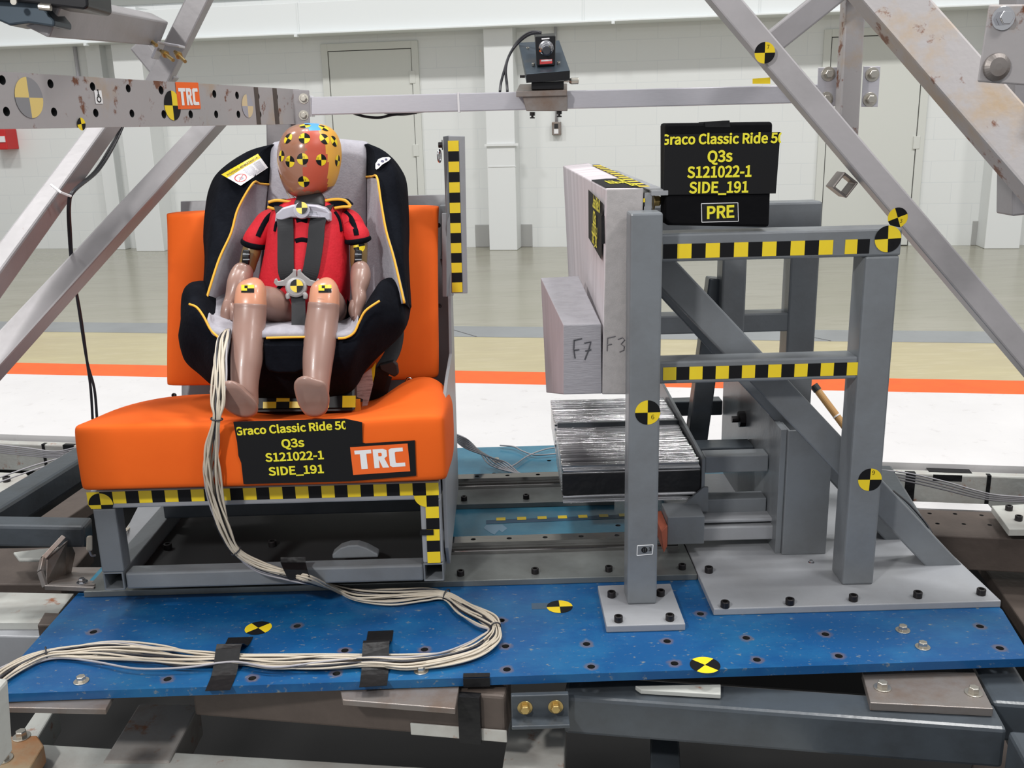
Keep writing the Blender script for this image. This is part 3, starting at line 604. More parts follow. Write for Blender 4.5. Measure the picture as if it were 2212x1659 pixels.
# checker tape on rail and right leg
a = P(243, 1072, Y=BY-.001); c = P(943, 1056, Y=BY-.001)
checker(bench, (a.x, BY, zt-.017), (xr-.002, BY, zt-.017), (0, 0, 1), .028, 25, 0, nrm=(0, -1, 0))
# cut target at the left corner and at the right corner
q = MB(); cx = P(218, 1088, Y=BY).x; cz = zt-.033; r = .027
def arcp(a0, a1, n=8): return [V((cx+r*math.cos(a0+(a1-a0)*i/n), BY-.0012, cz+r*math.sin(a0+(a1-a0)*i/n))) for i in range(n+1)]
o_ = V((cx, BY-.0012, cz))
q.add([(cx-.028, BY-.0009, zt-.003), (cx-.028, BY-.0009, cz), (cx, BY-.0009, cz), (cx, BY-.0009, zt-.003)], [(0, 1, 2, 3)], 0)
q.add([(cx, BY-.0009, zt-.003), (cx, BY-.0009, cz), (cx+.028, BY-.0009, cz), (cx+.028, BY-.0009, zt-.003)], [(0, 1, 2, 3)], 1)
p = arcp(PI/2, PI); q.add([o_]+p, [(0, i+1, i+2) for i in range(8)], 1)
p = arcp(0, PI/2); q.add([o_]+p, [(0, i+1, i+2) for i in range(8)], 0)
q.add([(cx-.027, BY-.0012, cz), (cx-.022, BY-.0012, cz-.009), (cx, BY-.0012, cz-.009), (cx, BY-.0012, cz)], [(0, 1, 2, 3)], 0)
q.add([(cx, BY-.0012, cz), (cx, BY-.0012, cz-.009), (cx+.024, BY-.0012, cz-.009), (cx+.027, BY-.0012, cz)], [(0, 1, 2, 3)], 1)
q.build('target_sticker', ['yellow', 'black'], bench, fix=False)
q = MB(); cx = xr-.030; cz = zt-.032; o_ = V((cx, BY-.0012, cz))
p = arcp(PI, 1.5*PI); q.add([o_]+p, [(0, i+1, i+2) for i in range(8)], 0)
q.add([(cx-.027, BY-.0011, cz), (cx, BY-.0011, cz), (cx, BY-.0011, zt-.003), (cx-.027, BY-.0011, zt-.003)], [(0, 1, 2, 3)], 1)
q.add([(cx, BY-.0011, cz), (cx+.028, BY-.0011, cz), (cx+.028, BY-.0011, zt-.003), (cx, BY-.0011, zt-.003)], [(0, 1, 2, 3)], 0)
q.build('target_sticker', ['yellow', 'black'], bench, fix=False)
checker(bench, (xr-.018, BY, zt-.032), (xr-.020, BY, zb+.046), (1, 0, 0), .029, 6, 1, nrm=(0, -1, 0))
q = MB(); q.box(xr-.048, xr-.018, BY-.004, BY+.002, .17, .182); q.build('tape_flap', 'tape', bench)
# ---- seat cushion: closed loft from left to right
def cushion(name, secs, m='orange', sub=2):
    q = MB(); q.loft(secs); o = q.build(name, m, bench, smooth=True); s = o.modifiers.new('s', 'SUBSURF'); s.levels = s.render_levels = sub; return o
def prof(x, yf, zf, yb, zbk, zlo, bulge=0, off=0):   # cross section of the seat pad, front top, back top, underside
    e = .008
    return [V(p) for p in ((x, yf+.003, zlo), (x, yf-.003, zlo+e), (x, yf-.004+off, (zlo+zf)/2), (x, yf, zf-e), (x, yf+.008, zf), (x, yf+.03, zf-.002), (x, yf+.07, zf-.008), (x, (yf+yb)/2, (zf+zbk)/2+bulge), (x, yb-.03, zbk), (x, yb, zbk-.012), (x, yb, zbk-.09), (x, yb-.05, zbk-.13), (x, (yf+yb)/2, (zlo+zbk-.14)/2))]
zf0 = P(560, 908, Y=1.94).z; zl0 = P(560, 1047, Y=1.95).z
rows = [(-.905, 1.938, zf0-.004, 2.36, .375), (-.900, 1.93, zf0, 2.38, .395), (-.86, 1.928, zf0+.001, 2.40, .402), (-.74, 1.928, zf0+.001, 2.41, .405), (-.62, 1.928, zf0-.002, 2.41, .395), (-.56, 1.928, zf0-.006, 2.40, .375), (-.50, 1.927, zf0-.008, 2.40, .37), (-.36, 1.927, zf0-.006, 2.40, .372), (-.31, 1.927, zf0-.002, 2.40, .385), (-.26, 1.928, zf0+.001, 2.39, .428), (-.20, 1.928, zf0+.004, 2.39, .446), (-.155, 1.930, zf0+.004, 2.36, .43), (-.135, 1.936, zf0-.002, 2.33, .40), (-.128, 1.95, zf0-.015, 2.31, .38)]
q = MB(); secs = [prof(x, yf, zf, yb, zk, zl0, .012 if x < -.6 or x > -.3 else -.01) for x, yf, zf, yb, zk in rows]
e0 = [p.copy() for p in secs[0]]; ctr = sum(e0, V())/len(e0); eA = [p.lerp(ctr, .012)+V((-.006, 0, 0)) for p in e0]; eB = [p.lerp(ctr, .6)+V((-.007, 0, 0)) for p in e0]
seatc = cushion('seat_cushion', [eB, eA]+secs)
# ---- back cushion
def bc(z_, yf, ext=0, th=.10):             # ring round the cushion at one height (front face at yf)
    xa = P(350-ext, z_[0], Y=yf).x; xb = P(948+ext, z_[1], Y=yf).x; z = P(650, (z_[0]+z_[1])/2, Y=yf).z
    e = .018
    return [V(p) for p in ((xa+e, yf, z), (xa+.2, yf-.004, z), ((xa+xb)/2, yf-.005, z), (xb-.2, yf-.004, z), (xb-e, yf, z), (xb, yf+e, z), (xb, yf+th, z), ((xa+xb)/2, yf+th, z), (xa, yf+th, z), (xa, yf+e, z))]
rg = []
for s_, (pl_, pr_), yf, ext in ((0, (826, 820), 2.435, -5), (0, (831, 826), 2.42, -1), (0, (824, 818), 2.415, 0), (0, (760, 752), 2.435, 0), (0, (650, 640), 2.475, -2), (0, (540, 530), 2.525, -2), (0, (475, 462), 2.565, -1), (0, (462, 449), 2.575, 1), (0, (460, 447), 2.60, -3)):
    rg.append(bc((pl_, pr_), yf, ext))
# seat-back plate, side gusset, upright
backc = cushion('back_cushion', rg)
zA = .20; q = MB()
q.prism([(-.895, 2.43, .24), (-.152, 2.43, .24), (-.152, 2.535, .40), (-.152, 2.72, .855), (-.895, 2.72, .855), (-.895, 2.535, .40)], (0, .006, 0)); 
q = MB(); q.hexa([(-.885, 2.50, .22), (-.140, 2.50, .22), (-.140, 2.508, .22), (-.885, 2.508, .22), (-.885, 2.72, .862), (-.140, 2.72, .862), (-.140, 2.728, .862), (-.885, 2.728, .862)]); q.build('back_plate', 'paint_light', bench, bevel=.001)
for px, py in ((378, 853), (953, 838), (950, 660), (948, 487)): bolt(bench, P(px, py, Y=2.5 if py > 800 else (2.57 if py > 600 else 2.64))+V((0, -.004, 0)), (0, -1, .3), k=.7)
q = MB(); gp = [(2.02, zt-.01), (2.0, .24), (2.035, .09), (2.06, .06), (2.62, .06), (2.70, .50), (2.735, .862), (2.60, .862)]
gp = [(2.035, zt+.02), (2.02, .12), (2.06, .062), (2.55, .062), (2.60, .32), (2.74, .862), (2.66, .862), (2.50, .46), (2.28, .45), (2.05, .42)]
q.prism([(-.147, y, z) for y, z in gp], (.008, 0, 0)); q.build('side_plate', 'paint_light', bench, bevel=.001)
q = MB(); y0_ = 2.55
q.prism([P(968, 293, Y=y0_), P(1004, 294, Y=y0_), P(1010, 634, Y=y0_), P(975, 634, Y=y0_)], (0, .006, 0)); q.build('tape_bar', 'paint_light', bench, bevel=.002)
q = MB(); q.prism([P(957, 295, Y=y0_), P(968, 293, Y=y0_), P(972, 460, Y=y0_+.0), P(965, 480, Y=y0_), P(963, 560, Y=2.6), P(950, 560, Y=2.66), P(950, 445, Y=2.66), P(962, 445, Y=2.6)], (0, .05, 0)); q.build('gusset', 'paint', bench, bevel=.001)
q = MB(); q.bar(P(967, 460, Y=2.60), P(968, 640, Y=2.58), .014, .05); q.build('tape_bar_support', 'paint_light', bench, bevel=.002)
a = P(978, 302, Y=y0_-.001); c = P(987, 632, Y=y0_-.001)
n_ = 15; checker(bench, P(979, 304, Y=y0_-.002), P(988, 631, Y=y0_-.002), (1, 0, 0), .0275, n_, 0, nrm=(0, -1, 0))
bolt(bench, P(956, 313, Y=2.56), (-1, 0, 0), 'hex', 'bolt', .8)
q = MB(); c = P(949, 337, Y=2.56); q.tube([c+V((.003*math.cos(a_), 0, 0))+V((0, .006*math.cos(a_), .015*math.sin(a_))) for a_ in [2*PI*i/16 for i in range(16)]], .003, 8, closed=True); q.build('shackle', 'chrome', bench, smooth=True)
# seat belt anchor clip
q = MB(); c = P(884, 830, Y=2.36); q.tube([c+V((.009*math.cos(a_), 0, .017*math.sin(a_))) for a_ in [2*PI*i/20 for i in range(20)]], .0028, 8, closed=True); q.build('belt_anchor', 'chrome', bench, smooth=True)
# ---- sign on cushion
def on_plane(o, ex, ey, x, y, lift=.0): return V(o)+V(ex)*x+V(ey)*y+V(ex).cross(V(ey))*lift
def cut_card(name, parent, o, ex, ey, pts, lift=.0006, m='card'):
    q = MB(); q.prism([on_plane(o, ex, ey, x, y, lift-.001) for x, y in pts], V(ex).cross(V(ey))*.001); return q
exF = V((1, 0, 0)); eyF = V((0, 0, 1)); yS = 1.9215
def FP(px, py, y=yS): p = P(px, py, Y=y); return p
poly = [(504, 912), (744, 905), (782, 913), (783, 957), (788, 958), (748, 961), (757, 1040), (526, 1046), (521, 1000), (515, 985), (512, 955), (509, 940)]
q = MB(); q.prism([FP(x, y) for x, y in poly], (0, .0035, 0), 0)
er = (P(700, 920, Y=yS)-P(540, 929, Y=yS)).normalized(); eu = V((0, -1, 0)).cross(er).normalized()*1
eu = er.cross(V((0, 1, 0))); eu = -eu if eu.z < 0 else eu
def line(q, txt, x0, x1, y0, y1, h, yy=yS, mi=1, clip=None, w=None, bold=.035):
    a = P(x0, y0, Y=yy-.0006); c = P(x1, y1, Y=yy-.0006); ex = (c-a).normalized(); ey = V((0, 1, 0)).cross(ex); ey = -ey if ey.z < 0 else ey
    put_text(q, txt, h*1.38, (a+c)/2, ex, ey, mi, width=w or (c-a).length, clip=clip, bold=bold)
mm = (P(746, 920, Y=yS)-P(512, 935, Y=yS)).length
line(q, 'Graco Classic Ride 50', 508, 752, 940, 926, .0165, w=mm*1.035, clip=(-mm/2, mm/2))
line(q, 'Q3s', 609, 658, 967, 964, .0175); line(q, 'S121022-1', 574, 700, 997, 991, .0175); line(q, 'SIDE_191', 581, 700, 1027, 1021, .0175)
q.build('name_card', ['card', 'text'], bench, fix=False)
def trc_logo(q, o, ex, ey, w, h, mi=1, lift=.0006):
    """the block letters T R C cut as shapes, o = lower left"""
    L = []
    L.append([(.0, 1), (.34, 1), (.34, .80), (.235, .80), (.235, 0), (.105, 0), (.105, .80), (0, .80)])
    L.append([(.37, 1), (.58, 1), (.65, .92), (.65, .60), (.59, .50), (.67, 0), (.54, 0), (.475, .46), (.475, 0), (.37, 0)])
    L.append([(.74, 1), (.98, 1), (.98, .80), (.83, .80), (.81, .76), (.81, .24), (.83, .20), (1.0, .20), (1.0, 0), (.74, 0), (.69, .08), (.69, .92)])
    L2 = [(.475, .80), (.53, .80), (.545, .76), (.545, .66), (.53, .62), (.475, .62)]
    nr = V(ex).cross(V(ey))
    import mathutils
    for poly_ in L:
        pts = [V((x*w, y*h, 0)) for x, y in poly_]
        tri = mathutils.geometry.tessellate_polygon([pts]); q.add([V(o)+V(ex)*p.x+V(ey)*p.y+nr*lift for p in pts], [tuple(t_) for t_ in tri], mi)
    q.add([V(o)+V(ex)*(x*w)+V(ey)*(y*h)+nr*lift*1.4 for x, y in L2], [tuple(range(6))[::-1]], 0)
M['logo_orange'] = mat('orange_red_print', (.85, .13, .012), .5)
q = MB(); q.prism([FP(x, y) for x, y in [(748, 961), (896, 952), (899, 1028), (757, 1040)]], (0, .003, 0)); q.build('black_backing', 'card', bench)
a = P(763, 1019, Y=yS-.0012); ex = (P(886, 1011, Y=yS)-P(763, 1019, Y=yS)).normalized(); ey = V((0, 1, 0)).cross(ex); ey = -ey if ey.z < 0 else ey
aa = P(763, 1026, Y=yS-.0008); w_ = .121; q = MB(); q.add([aa, aa+ex*w_, aa+ex*w_+ey*.062, aa+ey*.062], [(0, 1, 2, 3)], 0)
trc_logo(q, aa+ex*.008+ey*.012, ex, ey, .104, .042); q.build('logo_card', ['logo_orange', 'white'], bench, fix=False)
# ================================================================ CHILD SEAT
seat = thing('child_car_seat', 'black and grey child car seat with yellow piping strapped on the orange bench', 'car seat', P(625, 880, Y=2.2))
def yb_(py):                                # lean of the backrest: depth of the pad by picture height
    return 2.40+(620-py)*.00033
# rows from top to bottom: pixel columns across the backrest and depth offsets from the pad plane
def relief(name, rows, m, th=.03, nrow=5, ncol=3, parent=seat, sub=1, smooth=True, lip=.3):
    """rows: list of (list of (px, py, dY)); front skin spline-interpolated both ways, closed at the back"""
    R_ = [catn([tuple(c) for c in r], ncol) for r in rows]
    full = []
    for j in range(len(R_[0])): full.append(catn([r[j] for r in R_], nrow))
    rows2 = [[full[j][i] for j in range(len(full))] for i in range(len(full[0]))]
    n = len(rows2[0]); q = MB(); rings = []
    for r in rows2:
        fr = [P(a, b, Y=c) for a, b, c in r]; bk = [p+V((0, th, 0)) for p in fr]
        e0 = (fr[0]+bk[0])/2+(fr[0]-fr[1]).normalized()*th*lip; e1 = (fr[-1]+bk[-1])/2+(fr[-1]-fr[-2]).normalized()*th*.3
        rings.append(fr+[e1]+bk[::-1]+[e0])
    q.loft(rings); return q.build(name, m, parent, smooth=smooth, sub=0)
Y_ = lambda py, d: yb_(py)-d
# centre pad (light grey)
rows = []
for py, xa, xm, xb, tl in ((309, 596, 690, 781, 0), (303, 591, 690, 788, 0), (318, 585, 690, 792, 0), (370, 582, 688, 792, 0), (450, 576, 684, 791, 0), (540, 570, 676, 790, 0), (640, 560, 670, 790, 0), (720, 560, 670, 785, 0)):
    t_ = {309: -.035, 303: -.02, 318: 0}.get(py, .005)
    rows.append([(xa, py+6, Y_(py, t_)), (xa+12, py+2, Y_(py, t_+.006)), (xm, py-4, Y_(py, t_-.012)), (xb-12, py+2, Y_(py, t_+.006)), (xb, py+6, Y_(py, t_))])
relief('back_pad', rows, 'grey_fab', .05)
# wings, black velvet: from the pad edge to the outer rim
# each row: inner (pad edge), crest (piping), outer front, outer rim
def wing(side):
    if side < 0:
        R_ = [((592, 312), (588, 312), (586, 312), (583, 313)), ((584, 340), (565, 330), (540, 325), (524, 333)), ((583, 372), (555, 362), (510, 350), (474, 370)), ((582, 396), (548, 396), (480, 398), (453, 408)), ((577, 440), (516, 450), (462, 450), (444, 455)), ((572, 500), (500, 505), (455, 505), (440, 510)), ((566, 560), (473, 565), (448, 565), (442, 568)), ((556, 672), (440, 670), (436, 670), (434, 670))]
    else:
        R_ = [((787, 312), (790, 311), (792, 311), (795, 312)), ((790, 335), (805, 325), (825, 326), (838, 336)), ((791, 365), (808, 358), (845, 350), (864, 368)), ((791, 385), (813, 384), (855, 385), (875, 398)), ((791, 440), (822, 440), (862, 440), (879, 450)), ((790, 500), (833, 500), (868, 500), (881, 510)), ((788, 560), (850, 560), (872, 560), (880, 565)), ((784, 672), (872, 655), (882, 662), (886, 668))]
    D = [(0, .01, 0, -.03), (.0, .03, .03, -.02), (0, .06, .06, -.01), (0, .10, .085, .0), (0, .13, .10, .02), (0, .15, .12, .03), (0, .17, .145, .05), (0, .19, .17, .08)]
    blk = []; gry = []; pip = []
    for r, d in zip(R_, D):
        pr = [(x, y, Y_(y, dd)) for (x, y), dd in zip(r, d)]
        blk.append([pr[1], ((pr[1][0]+pr[2][0])/2, (pr[1][1]+pr[2][1])/2, (pr[1][2]+pr[2][2])/2-.002), pr[2], pr[3], (pr[3][0], pr[3][1], pr[3][2]+.05)])
        gry.append([pr[0], ((pr[0][0]*.5+pr[1][0]*.5), (pr[0][1]+pr[1][1])/2, (pr[0][2]*.55+pr[1][2]*.45)-.010), (pr[1][0]+side*1.5, pr[1][1], pr[1][2]-.018)])
        pip.append(pr[1])
    nm = 'side_wing'
    relief(nm, blk, 'black_fab', .035, nrow=5, ncol=3, lip=-.25)
    relief('wing_lining', [[tuple(p) for p in r] for r in [gry[3][:2]+[(gry[3][2][0], gry[3][2][1]+2, gry[3][2][2]+.006)]]+gry[4:]], 'grey_fab', .02, nrow=5, ncol=3)
    # upper black cheek between pad and wing (above the piping)
    cap = [[gry[k][0], tuple((a+b)/2 for a, b in zip(gry[k][0], pip[k])), pip[k]] for k in range(0, 4)]
    relief('wing_top', cap, 'black_fab', .03, nrow=4, ncol=3)
    pp = ([(582, 398.5, Y_(398, .0)-.004), (562, 397, Y_(397, .055)-.004)] if side < 0 else [(791, 382.5, Y_(385, 0)-.004), (803, 381.5, Y_(385, .055)-.004)])
    pts = [P(x, y, Y=yy) for x, y, yy in pp]+[P(x+side*1.5, y, Y=yy-.021) for x, y, yy in pip[3:]]
    q = MB(); q.tube(catm(pts, 8), .0028, 8); q.build('piping', 'yellow_pipe', seat, smooth=True)
wing(-1); wing(1)
q = MB(); q.loft([[P(x, y, Y=yb_(y)+.035) for x, y in ((590, 322), (640, 312), (735, 311), (788, 318), (850, 350), (868, 400), (872, 560), (850, 700), (640, 720), (480, 700), (450, 560), (452, 420), (480, 375), (530, 340))],
    [P(x, y, Y=yb_(y)+.065) for x, y in ((600, 335), (640, 330), (735, 330), (775, 335), (820, 360), (840, 400), (845, 560), (830, 690), (640, 710), (500, 690), (480, 560), (482, 420), (500, 385), (540, 355))]])
q.build('back_shell', 'black_fab', seat, smooth=False, bevel=.006)
# bowl: black bolsters and apron.  columns: px, top py, Y of crest, bottom py, Y bottom
cols = [(391, 705, 2.22, 690, 2.24, 735, 2.24), (392, 665, 2.19, 640, 2.23, 758, 2.21), (399, 656, 2.15, 618, 2.22, 785, 2.19), (412, 657, 2.12, 609, 2.22, 803, 2.18), (430, 668, 2.10, 608, 2.23, 818, 2.17), (446, 689, 2.085, 611, 2.25, 832, 2.155), (456, 712, 2.075, 614, 2.27, 840, 2.15), (472, 730, 2.062, 617, 2.30, 850, 2.14), (492, 732, 2.055, 622, 2.33, 862, 2.13), (530, 731, 2.052, 690, 2.33, 868, 2.13), (575, 730, 2.05, 712, 2.20, 870, 2.13), (620, 730, 2.05, 712, 2.20, 871, 2.13), (660, 730, 2.05, 712, 2.20, 870, 2.13), (710, 732, 2.055, 712, 2.25, 867, 2.13), (750, 731, 2.062, 700, 2.25, 858, 2.135), (766, 720, 2.07, 698, 2.14, 845, 2.14), (777, 697, 2.08, 682, 2.14, 824, 2.145), (790, 673, 2.09, 655, 2.17, 806, 2.155), (806, 660, 2.10, 628, 2.20, 788, 2.16), (822, 652, 2.115, 606, 2.22, 772, 2.17), (845, 655, 2.15, 600, 2.24, 750, 2.19), (864, 665, 2.18, 607, 2.24, 730, 2.21), (875, 680, 2.21, 625, 2.25, 712, 2.23), (878, 692, 2.24, 665, 2.26, 702, 2.25)]
cc = catn(cols, 3); rings = []
for x, yt, Yc, yr, Yr, yb, Yb in cc:
    A = P(x, yt, Y=Yc); B = P(x, yb, Y=Yb); R1 = P(x, yr, Y=Yr); X = (A.x+B.x)/2; h = A.z-B.z; bk = 2.39; Rm = A.lerp(R1, .5)+V((0, -.004, .006)) if not 450 < x < 500 else V((A.x, Yr-.018, A.z+.002))
    rings.append([V(p) for p in ((B.x, Yb, B.z), (B.x, Yb-.012, B.z+h*.15), (X, (Yc+Yb)/2-.026, B.z+h*.45), (A.x, Yc-.016, A.z-min(.035, h*.28)), (A.x, Yc-.004, A.z-.006), tuple(A+V((0, .004, 0))), tuple(Rm), tuple(R1), (R1.x, Yr+.02, R1.z-.002), (R1.x, bk, R1.z-.02), (B.x, bk, B.z+.02), (B.x, (bk+Yb)/2, B.z))])
q = MB(); q.loft(rings); bowl = q.build('seat_bowl', 'black_fab', seat, smooth=True)
s_ = bowl.modifiers.new('s', 'SUBSURF'); s_.levels = s_.render_levels = 1
# grey inner liner: front lip, lip top, back edge for each column
cols = [(449, 703, 2.074, 684, 2.094, 652, 2.23), (452, 711, 2.070, 682, 2.092, 644, 2.235), (460, 724, 2.058, 697, 2.085, 637, 2.245), (476, 729, 2.050, 705, 2.080, 633, 2.26), (495, 730, 2.046, 709, 2.076, 640, 2.27), (530, 730, 2.044, 708, 2.072, 680, 2.30), (575, 729, 2.042, 707, 2.070, 688, 2.34), (620, 729, 2.042, 705, 2.070, 690, 2.35), (660, 729, 2.042, 706, 2.070, 690, 2.34), (710, 731, 2.046, 711, 2.075, 690, 2.32), (750, 730, 2.053, 713, 2.083, 684, 2.28), (764, 719, 2.061, 703, 2.088, 668, 2.24), (773, 700, 2.070, 689, 2.094, 655, 2.22)]
cc = catn(cols, 3); rings = []
for x, yf, Yf, yl, Yl, yk, Yk in cc:
    a_, b_, c_ = P(x, yf, Y=Yf), P(x, yl, Y=Yl), P(x, yk, Y=Yk); m1 = a_.lerp(b_, .5)+V((0, -.006, .004)); m2 = b_.lerp(c_, .45)+V((0, 0, .006 if yk > 670 else -.006)); dn = V((0, .02, -.03))
    rings.append([a_+V((0, .012, -.002)), a_, m1, b_, m2, c_, c_+dn, b_+dn])
q = MB(); q.loft(rings); q.build('seat_liner', 'grey_fab', seat, smooth=True)
# pipings of the bowl
def pipe(pts, r=.0026): q = MB(); q.tube(catm([P(x, y, Y=yy) for x, y, yy in pts], 8), r, 8); q.build('piping', 'yellow_pipe', seat, smooth=True)
pipe([(409, 657, 2.108), (425, 664, 2.092), (440, 684, 2.078), (455, 712, 2.066), (472, 729, 2.05)]); pipe([(575, 730, 2.036), (610, 729, 2.036), (662, 728, 2.036)]); pipe([(730, 731, 2.04), (748, 729, 2.044), (765, 718, 2.05), (776, 695, 2.06), (790, 671, 2.066), (820, 650, 2.082)])
# front pad flap between the legs
q = MB(); fl = [(570, 742), (572, 790), (582, 802), (600, 806), (640, 806), (655, 800), (662, 790), (664, 742)]
q.loft([[P(x, y, Y=2.052) for x, y in fl], [P(x, y, Y=2.04) for x, y in fl], [P(616+(x-616)*.93, 772+(y-772)*.92, Y=2.030) for x, y in fl]]); q.build('front_flap', 'black_fab', seat, smooth=False, bevel=.003)
# plastic base with checker tape
q = MB(); q.hexa([P(468, 893, Y=2.12), P(768, 889, Y=2.12), P(775, 850, Y=2.4), P(470, 850, Y=2.4), P(485, 835, Y=2.16), P(768, 832, Y=2.16), P(775, 800, Y=2.4), P(480, 800, Y=2.4)]); q.build('base_shell', 'rubber', seat, bevel=.008)
a = P(481, 881, Y=2.118); c = P(770, 877, Y=2.118)
q = MB(); n = 10
for i in range(n):
    p0 = P(482+28.6*i, 883-.3*i, Y=2.117); p1 = P(482+28.6*(i+1), 882.7-.3*i, Y=2.117); h = V((0, .014, .024))
    if i in (3, 4, 5):
        q.add([p0, p1, p1+h*.55, p0+h*.55], [(0, 1, 2, 3)], (i+1) % 2); q.add([p0+h*.55, p1+h*.55, p1+h*1.15, p0+h*1.15], [(0, 1, 2, 3)], i % 2)
    else: q.add([p0, p1, p1+h, p0+h], [(0, 1, 2, 3)], (i+1) % 2)
q.build('checker_tape', ['yellow', 'black'], seat, fix=False)
# warning label on the left wing
def wing_label():
    dg = bpy.context.evaluated_depsgraph_get(); bv = bvh_of([o for o in seat.children if o.type == 'MESH' and o.name.split('.')[0] in ('side_wing', 'wing_top', 'wing_lining', 'back_pad')])
    import numpy as np
    def fit(pts):                          # smooth distance over a patch of the wing
        rows_, val = [], []
        for x, y in pts:
            h = bv.ray_cast(CAM, ray(x, y).normalized(), 6)
            if h[0] is not None: X, Y__ = (x-pts[0][0])/50, (y-pts[0][1])/50; rows_.append([1, X, Y__, X*X, X*Y__, Y__*Y__]); val.append((h[0]-CAM).length)
        k = np.linalg.lstsq(np.array(rows_), np.array(val), rcond=None)[0]
        def f(px, py, lift):
            X, Y__ = (px-pts[0][0])/50, (py-pts[0][1])/50
            return CAM+ray(px, py).normalized()*(float(k @ np.array([1, X, Y__, X*X, X*Y__, Y__*Y__]))-lift-.013)
        return f
    prj = fit([(480+8*a, 352+6*b+(5-a)*3) for a in range(12) for b in range(6) if 335+(579-480-8*a)*.45 < 352+6*b+(5-a)*3+10])
    A, B_, C_, D_ = (478, 377), (557, 332), (579, 362), (520, 401)      # quad corners: lower left, upper left, upper right, lower right of the turned label
    def uvp(u, v, lift=.002):
        x = (A[0]*(1-u)+B_[0]*u)*(1-v)+(D_[0]*(1-u)+C_[0]*u)*v; y = (A[1]*(1-u)+B_[1]*u)*(1-v)+(D_[1]*(1-u)+C_[1]*u)*v
        return prj(x, y, lift)
    q = MB(); n = 10
    g = [[uvp(i/n, j/n, .003) for i in range(n+1)] for j in range(n+1)]
    for j in range(n): 
        for i in range(n): q.add([g[j][i], g[j+1][i], g[j+1][i+1], g[j][i+1]], [(0, 1, 2, 3)], 1 if j < 3 else 0)
    random.seed(3)
    for k in range(11):
        v = .38+k*.055
        if v > .93: break
        u0_ = .42 if k < 9 else .5
        for (a_, b_) in ((u0_, u0_+.25+random.random()*.05), (.74, .93)):
            q.add([uvp(a_, v, .0042), uvp(a_, v+.02, .0042), uvp(b_, v+.02, .0042), uvp(b_, v, .0042)], [(0, 1, 2, 3)], 2)
    # red ring with bar
    cu, cv = .22, .66
    def cr(a_, r_): return uvp(cu+r_*.9*math.cos(a_), cv+r_*1.35*math.sin(a_), .0044)
    for i in range(20):
        a0, a1 = 2*PI*i/20, 2*PI*(i+1)/20; q.add([cr(a0, .15), cr(a1, .15), cr(a1, .175), cr(a0, .175)], [(0, 1, 2, 3)], 3)
    q.add([cr(2.6, .15), cr(2.75, .15), cr(2.6+PI, .15), cr(2.75+PI, .15)], [(0, 1, 2, 3)], 3)
    q.add([uvp(cu-.04, cv-.08, .0043), uvp(cu-.04, cv+.08, .0043), uvp(cu+.05, cv+.1, .0043), uvp(cu+.05, cv-.02, .0043)], [(0, 1, 2, 3)], 2)
    o_ = uvp(.5, .24, .0043); ex = (uvp(.9, .24)-uvp(.1, .24)).normalized(); ey = (uvp(.5, .0)-uvp(.5, .3)).normalized()
    put_text(q, 'WARNING-ADVERTENCIA', .009, o_, ex, ey, 4, width=(uvp(.95, .2)-uvp(.06, .2)).length, bold=.03, lift=.0008)
    for f in range(len(q.f)): pass
    q.build('warning_label', ['tag', 'yellow', mat('grey_fine_print', (.35, .35, .42), .5), 'redlabel', 'black'], seat, fix=False)
    # small white oval-cornered emblem patch on the right wing
    prj = fit([(808+5*a, 340+5*b) for a in range(8) for b in range(6)])
    pts = [(811, 364), (811, 354), (817, 344), (827, 340), (840, 339), (844, 342), (840, 347), (826, 355), (817, 364), (813, 366)]
    q = MB(); cpt = prj(824, 351, .006); q.add([cpt]+[prj(x, y, .005) for x, y in pts], [(0, i+1, (i+1) % len(pts)+1) for i in range(len(pts))], 0)
    for (x, y, r_) in ((818, 355, 2.6), (826, 348, 3.2), (834, 344, 2.6)):
        q.add([prj(x, y, .0075)]+[prj(x+r_*1.2*math.cos(a_), y+r_*.8*math.sin(a_), .007) for a_ in [2*PI*i/10 for i in range(10)]], [(0, i+1, (i+1) % 10+1) for i in range(10)], 1)
    q.build('emblem_patch', ['tag', mat('navy_print', (.03, .03, .09), .5)], seat, fix=False)
wing_label()
# lap belt, buckle, instruction tags on the right
def band(name, m, pts, w, th=.002, parent=seat, wv=None, k=6):
    """flat strap: pts (px, py, Y, [twist]) , wv = width direction"""
    c = catm([P(p[0], p[1], Y=p[2]) for p in pts], k); rings = []
    for i, p in enumerate(c):
        t_ = (c[min(i+1, len(c)-1)]-c[max(i-1, 0)]).normalized(); w_ = V(wv or (1, 0, 0)); w_ = (w_-t_*w_.dot(t_)).normalized(); n_ = t_.cross(w_)
        rings.append([p-w_*w/2-n_*th/2, p+w_*w/2-n_*th/2, p+w_*w/2+n_*th/2, p-w_*w/2+n_*th/2])
    q = MB(); q.loft(rings); return q.build(name, m, parent, smooth=False)
band('lap_belt', 'web', [(850, 690, 2.40), (856, 720, 2.36), (848, 760, 2.33), (826, 800, 2.30), (812, 840, 2.33)], .038, .003)
q = MB(); q.prism([P(x, y, Y=2.28) for x, y in [(818, 788), (850, 780), (858, 788), (861, 808), (852, 815), (822, 800)]], (0, .02, 0)); q.build('belt_buckle', 'rubber', seat, bevel=.003)
band('lap_belt', 'web', [(830, 810, 2.33), (822, 840, 2.34), (815, 870, 2.36)], .04, .003)
def tagcard(pts, Y0, m='tag', dy=0):
    q = MB(); q.prism([P(x, y, Y=Y0+dy*i) for i, (x, y) in enumerate(pts)], (0, .0015, 0)); return q.build('instruction_tag', m, seat)
M['tagpaper'] = mat('pale_pink_paper', (.55, .42, .40), .4, 0, (50, (.35, .25, .24), .5, .56), None, 0, 60, stretch=(.3, 1, 3))
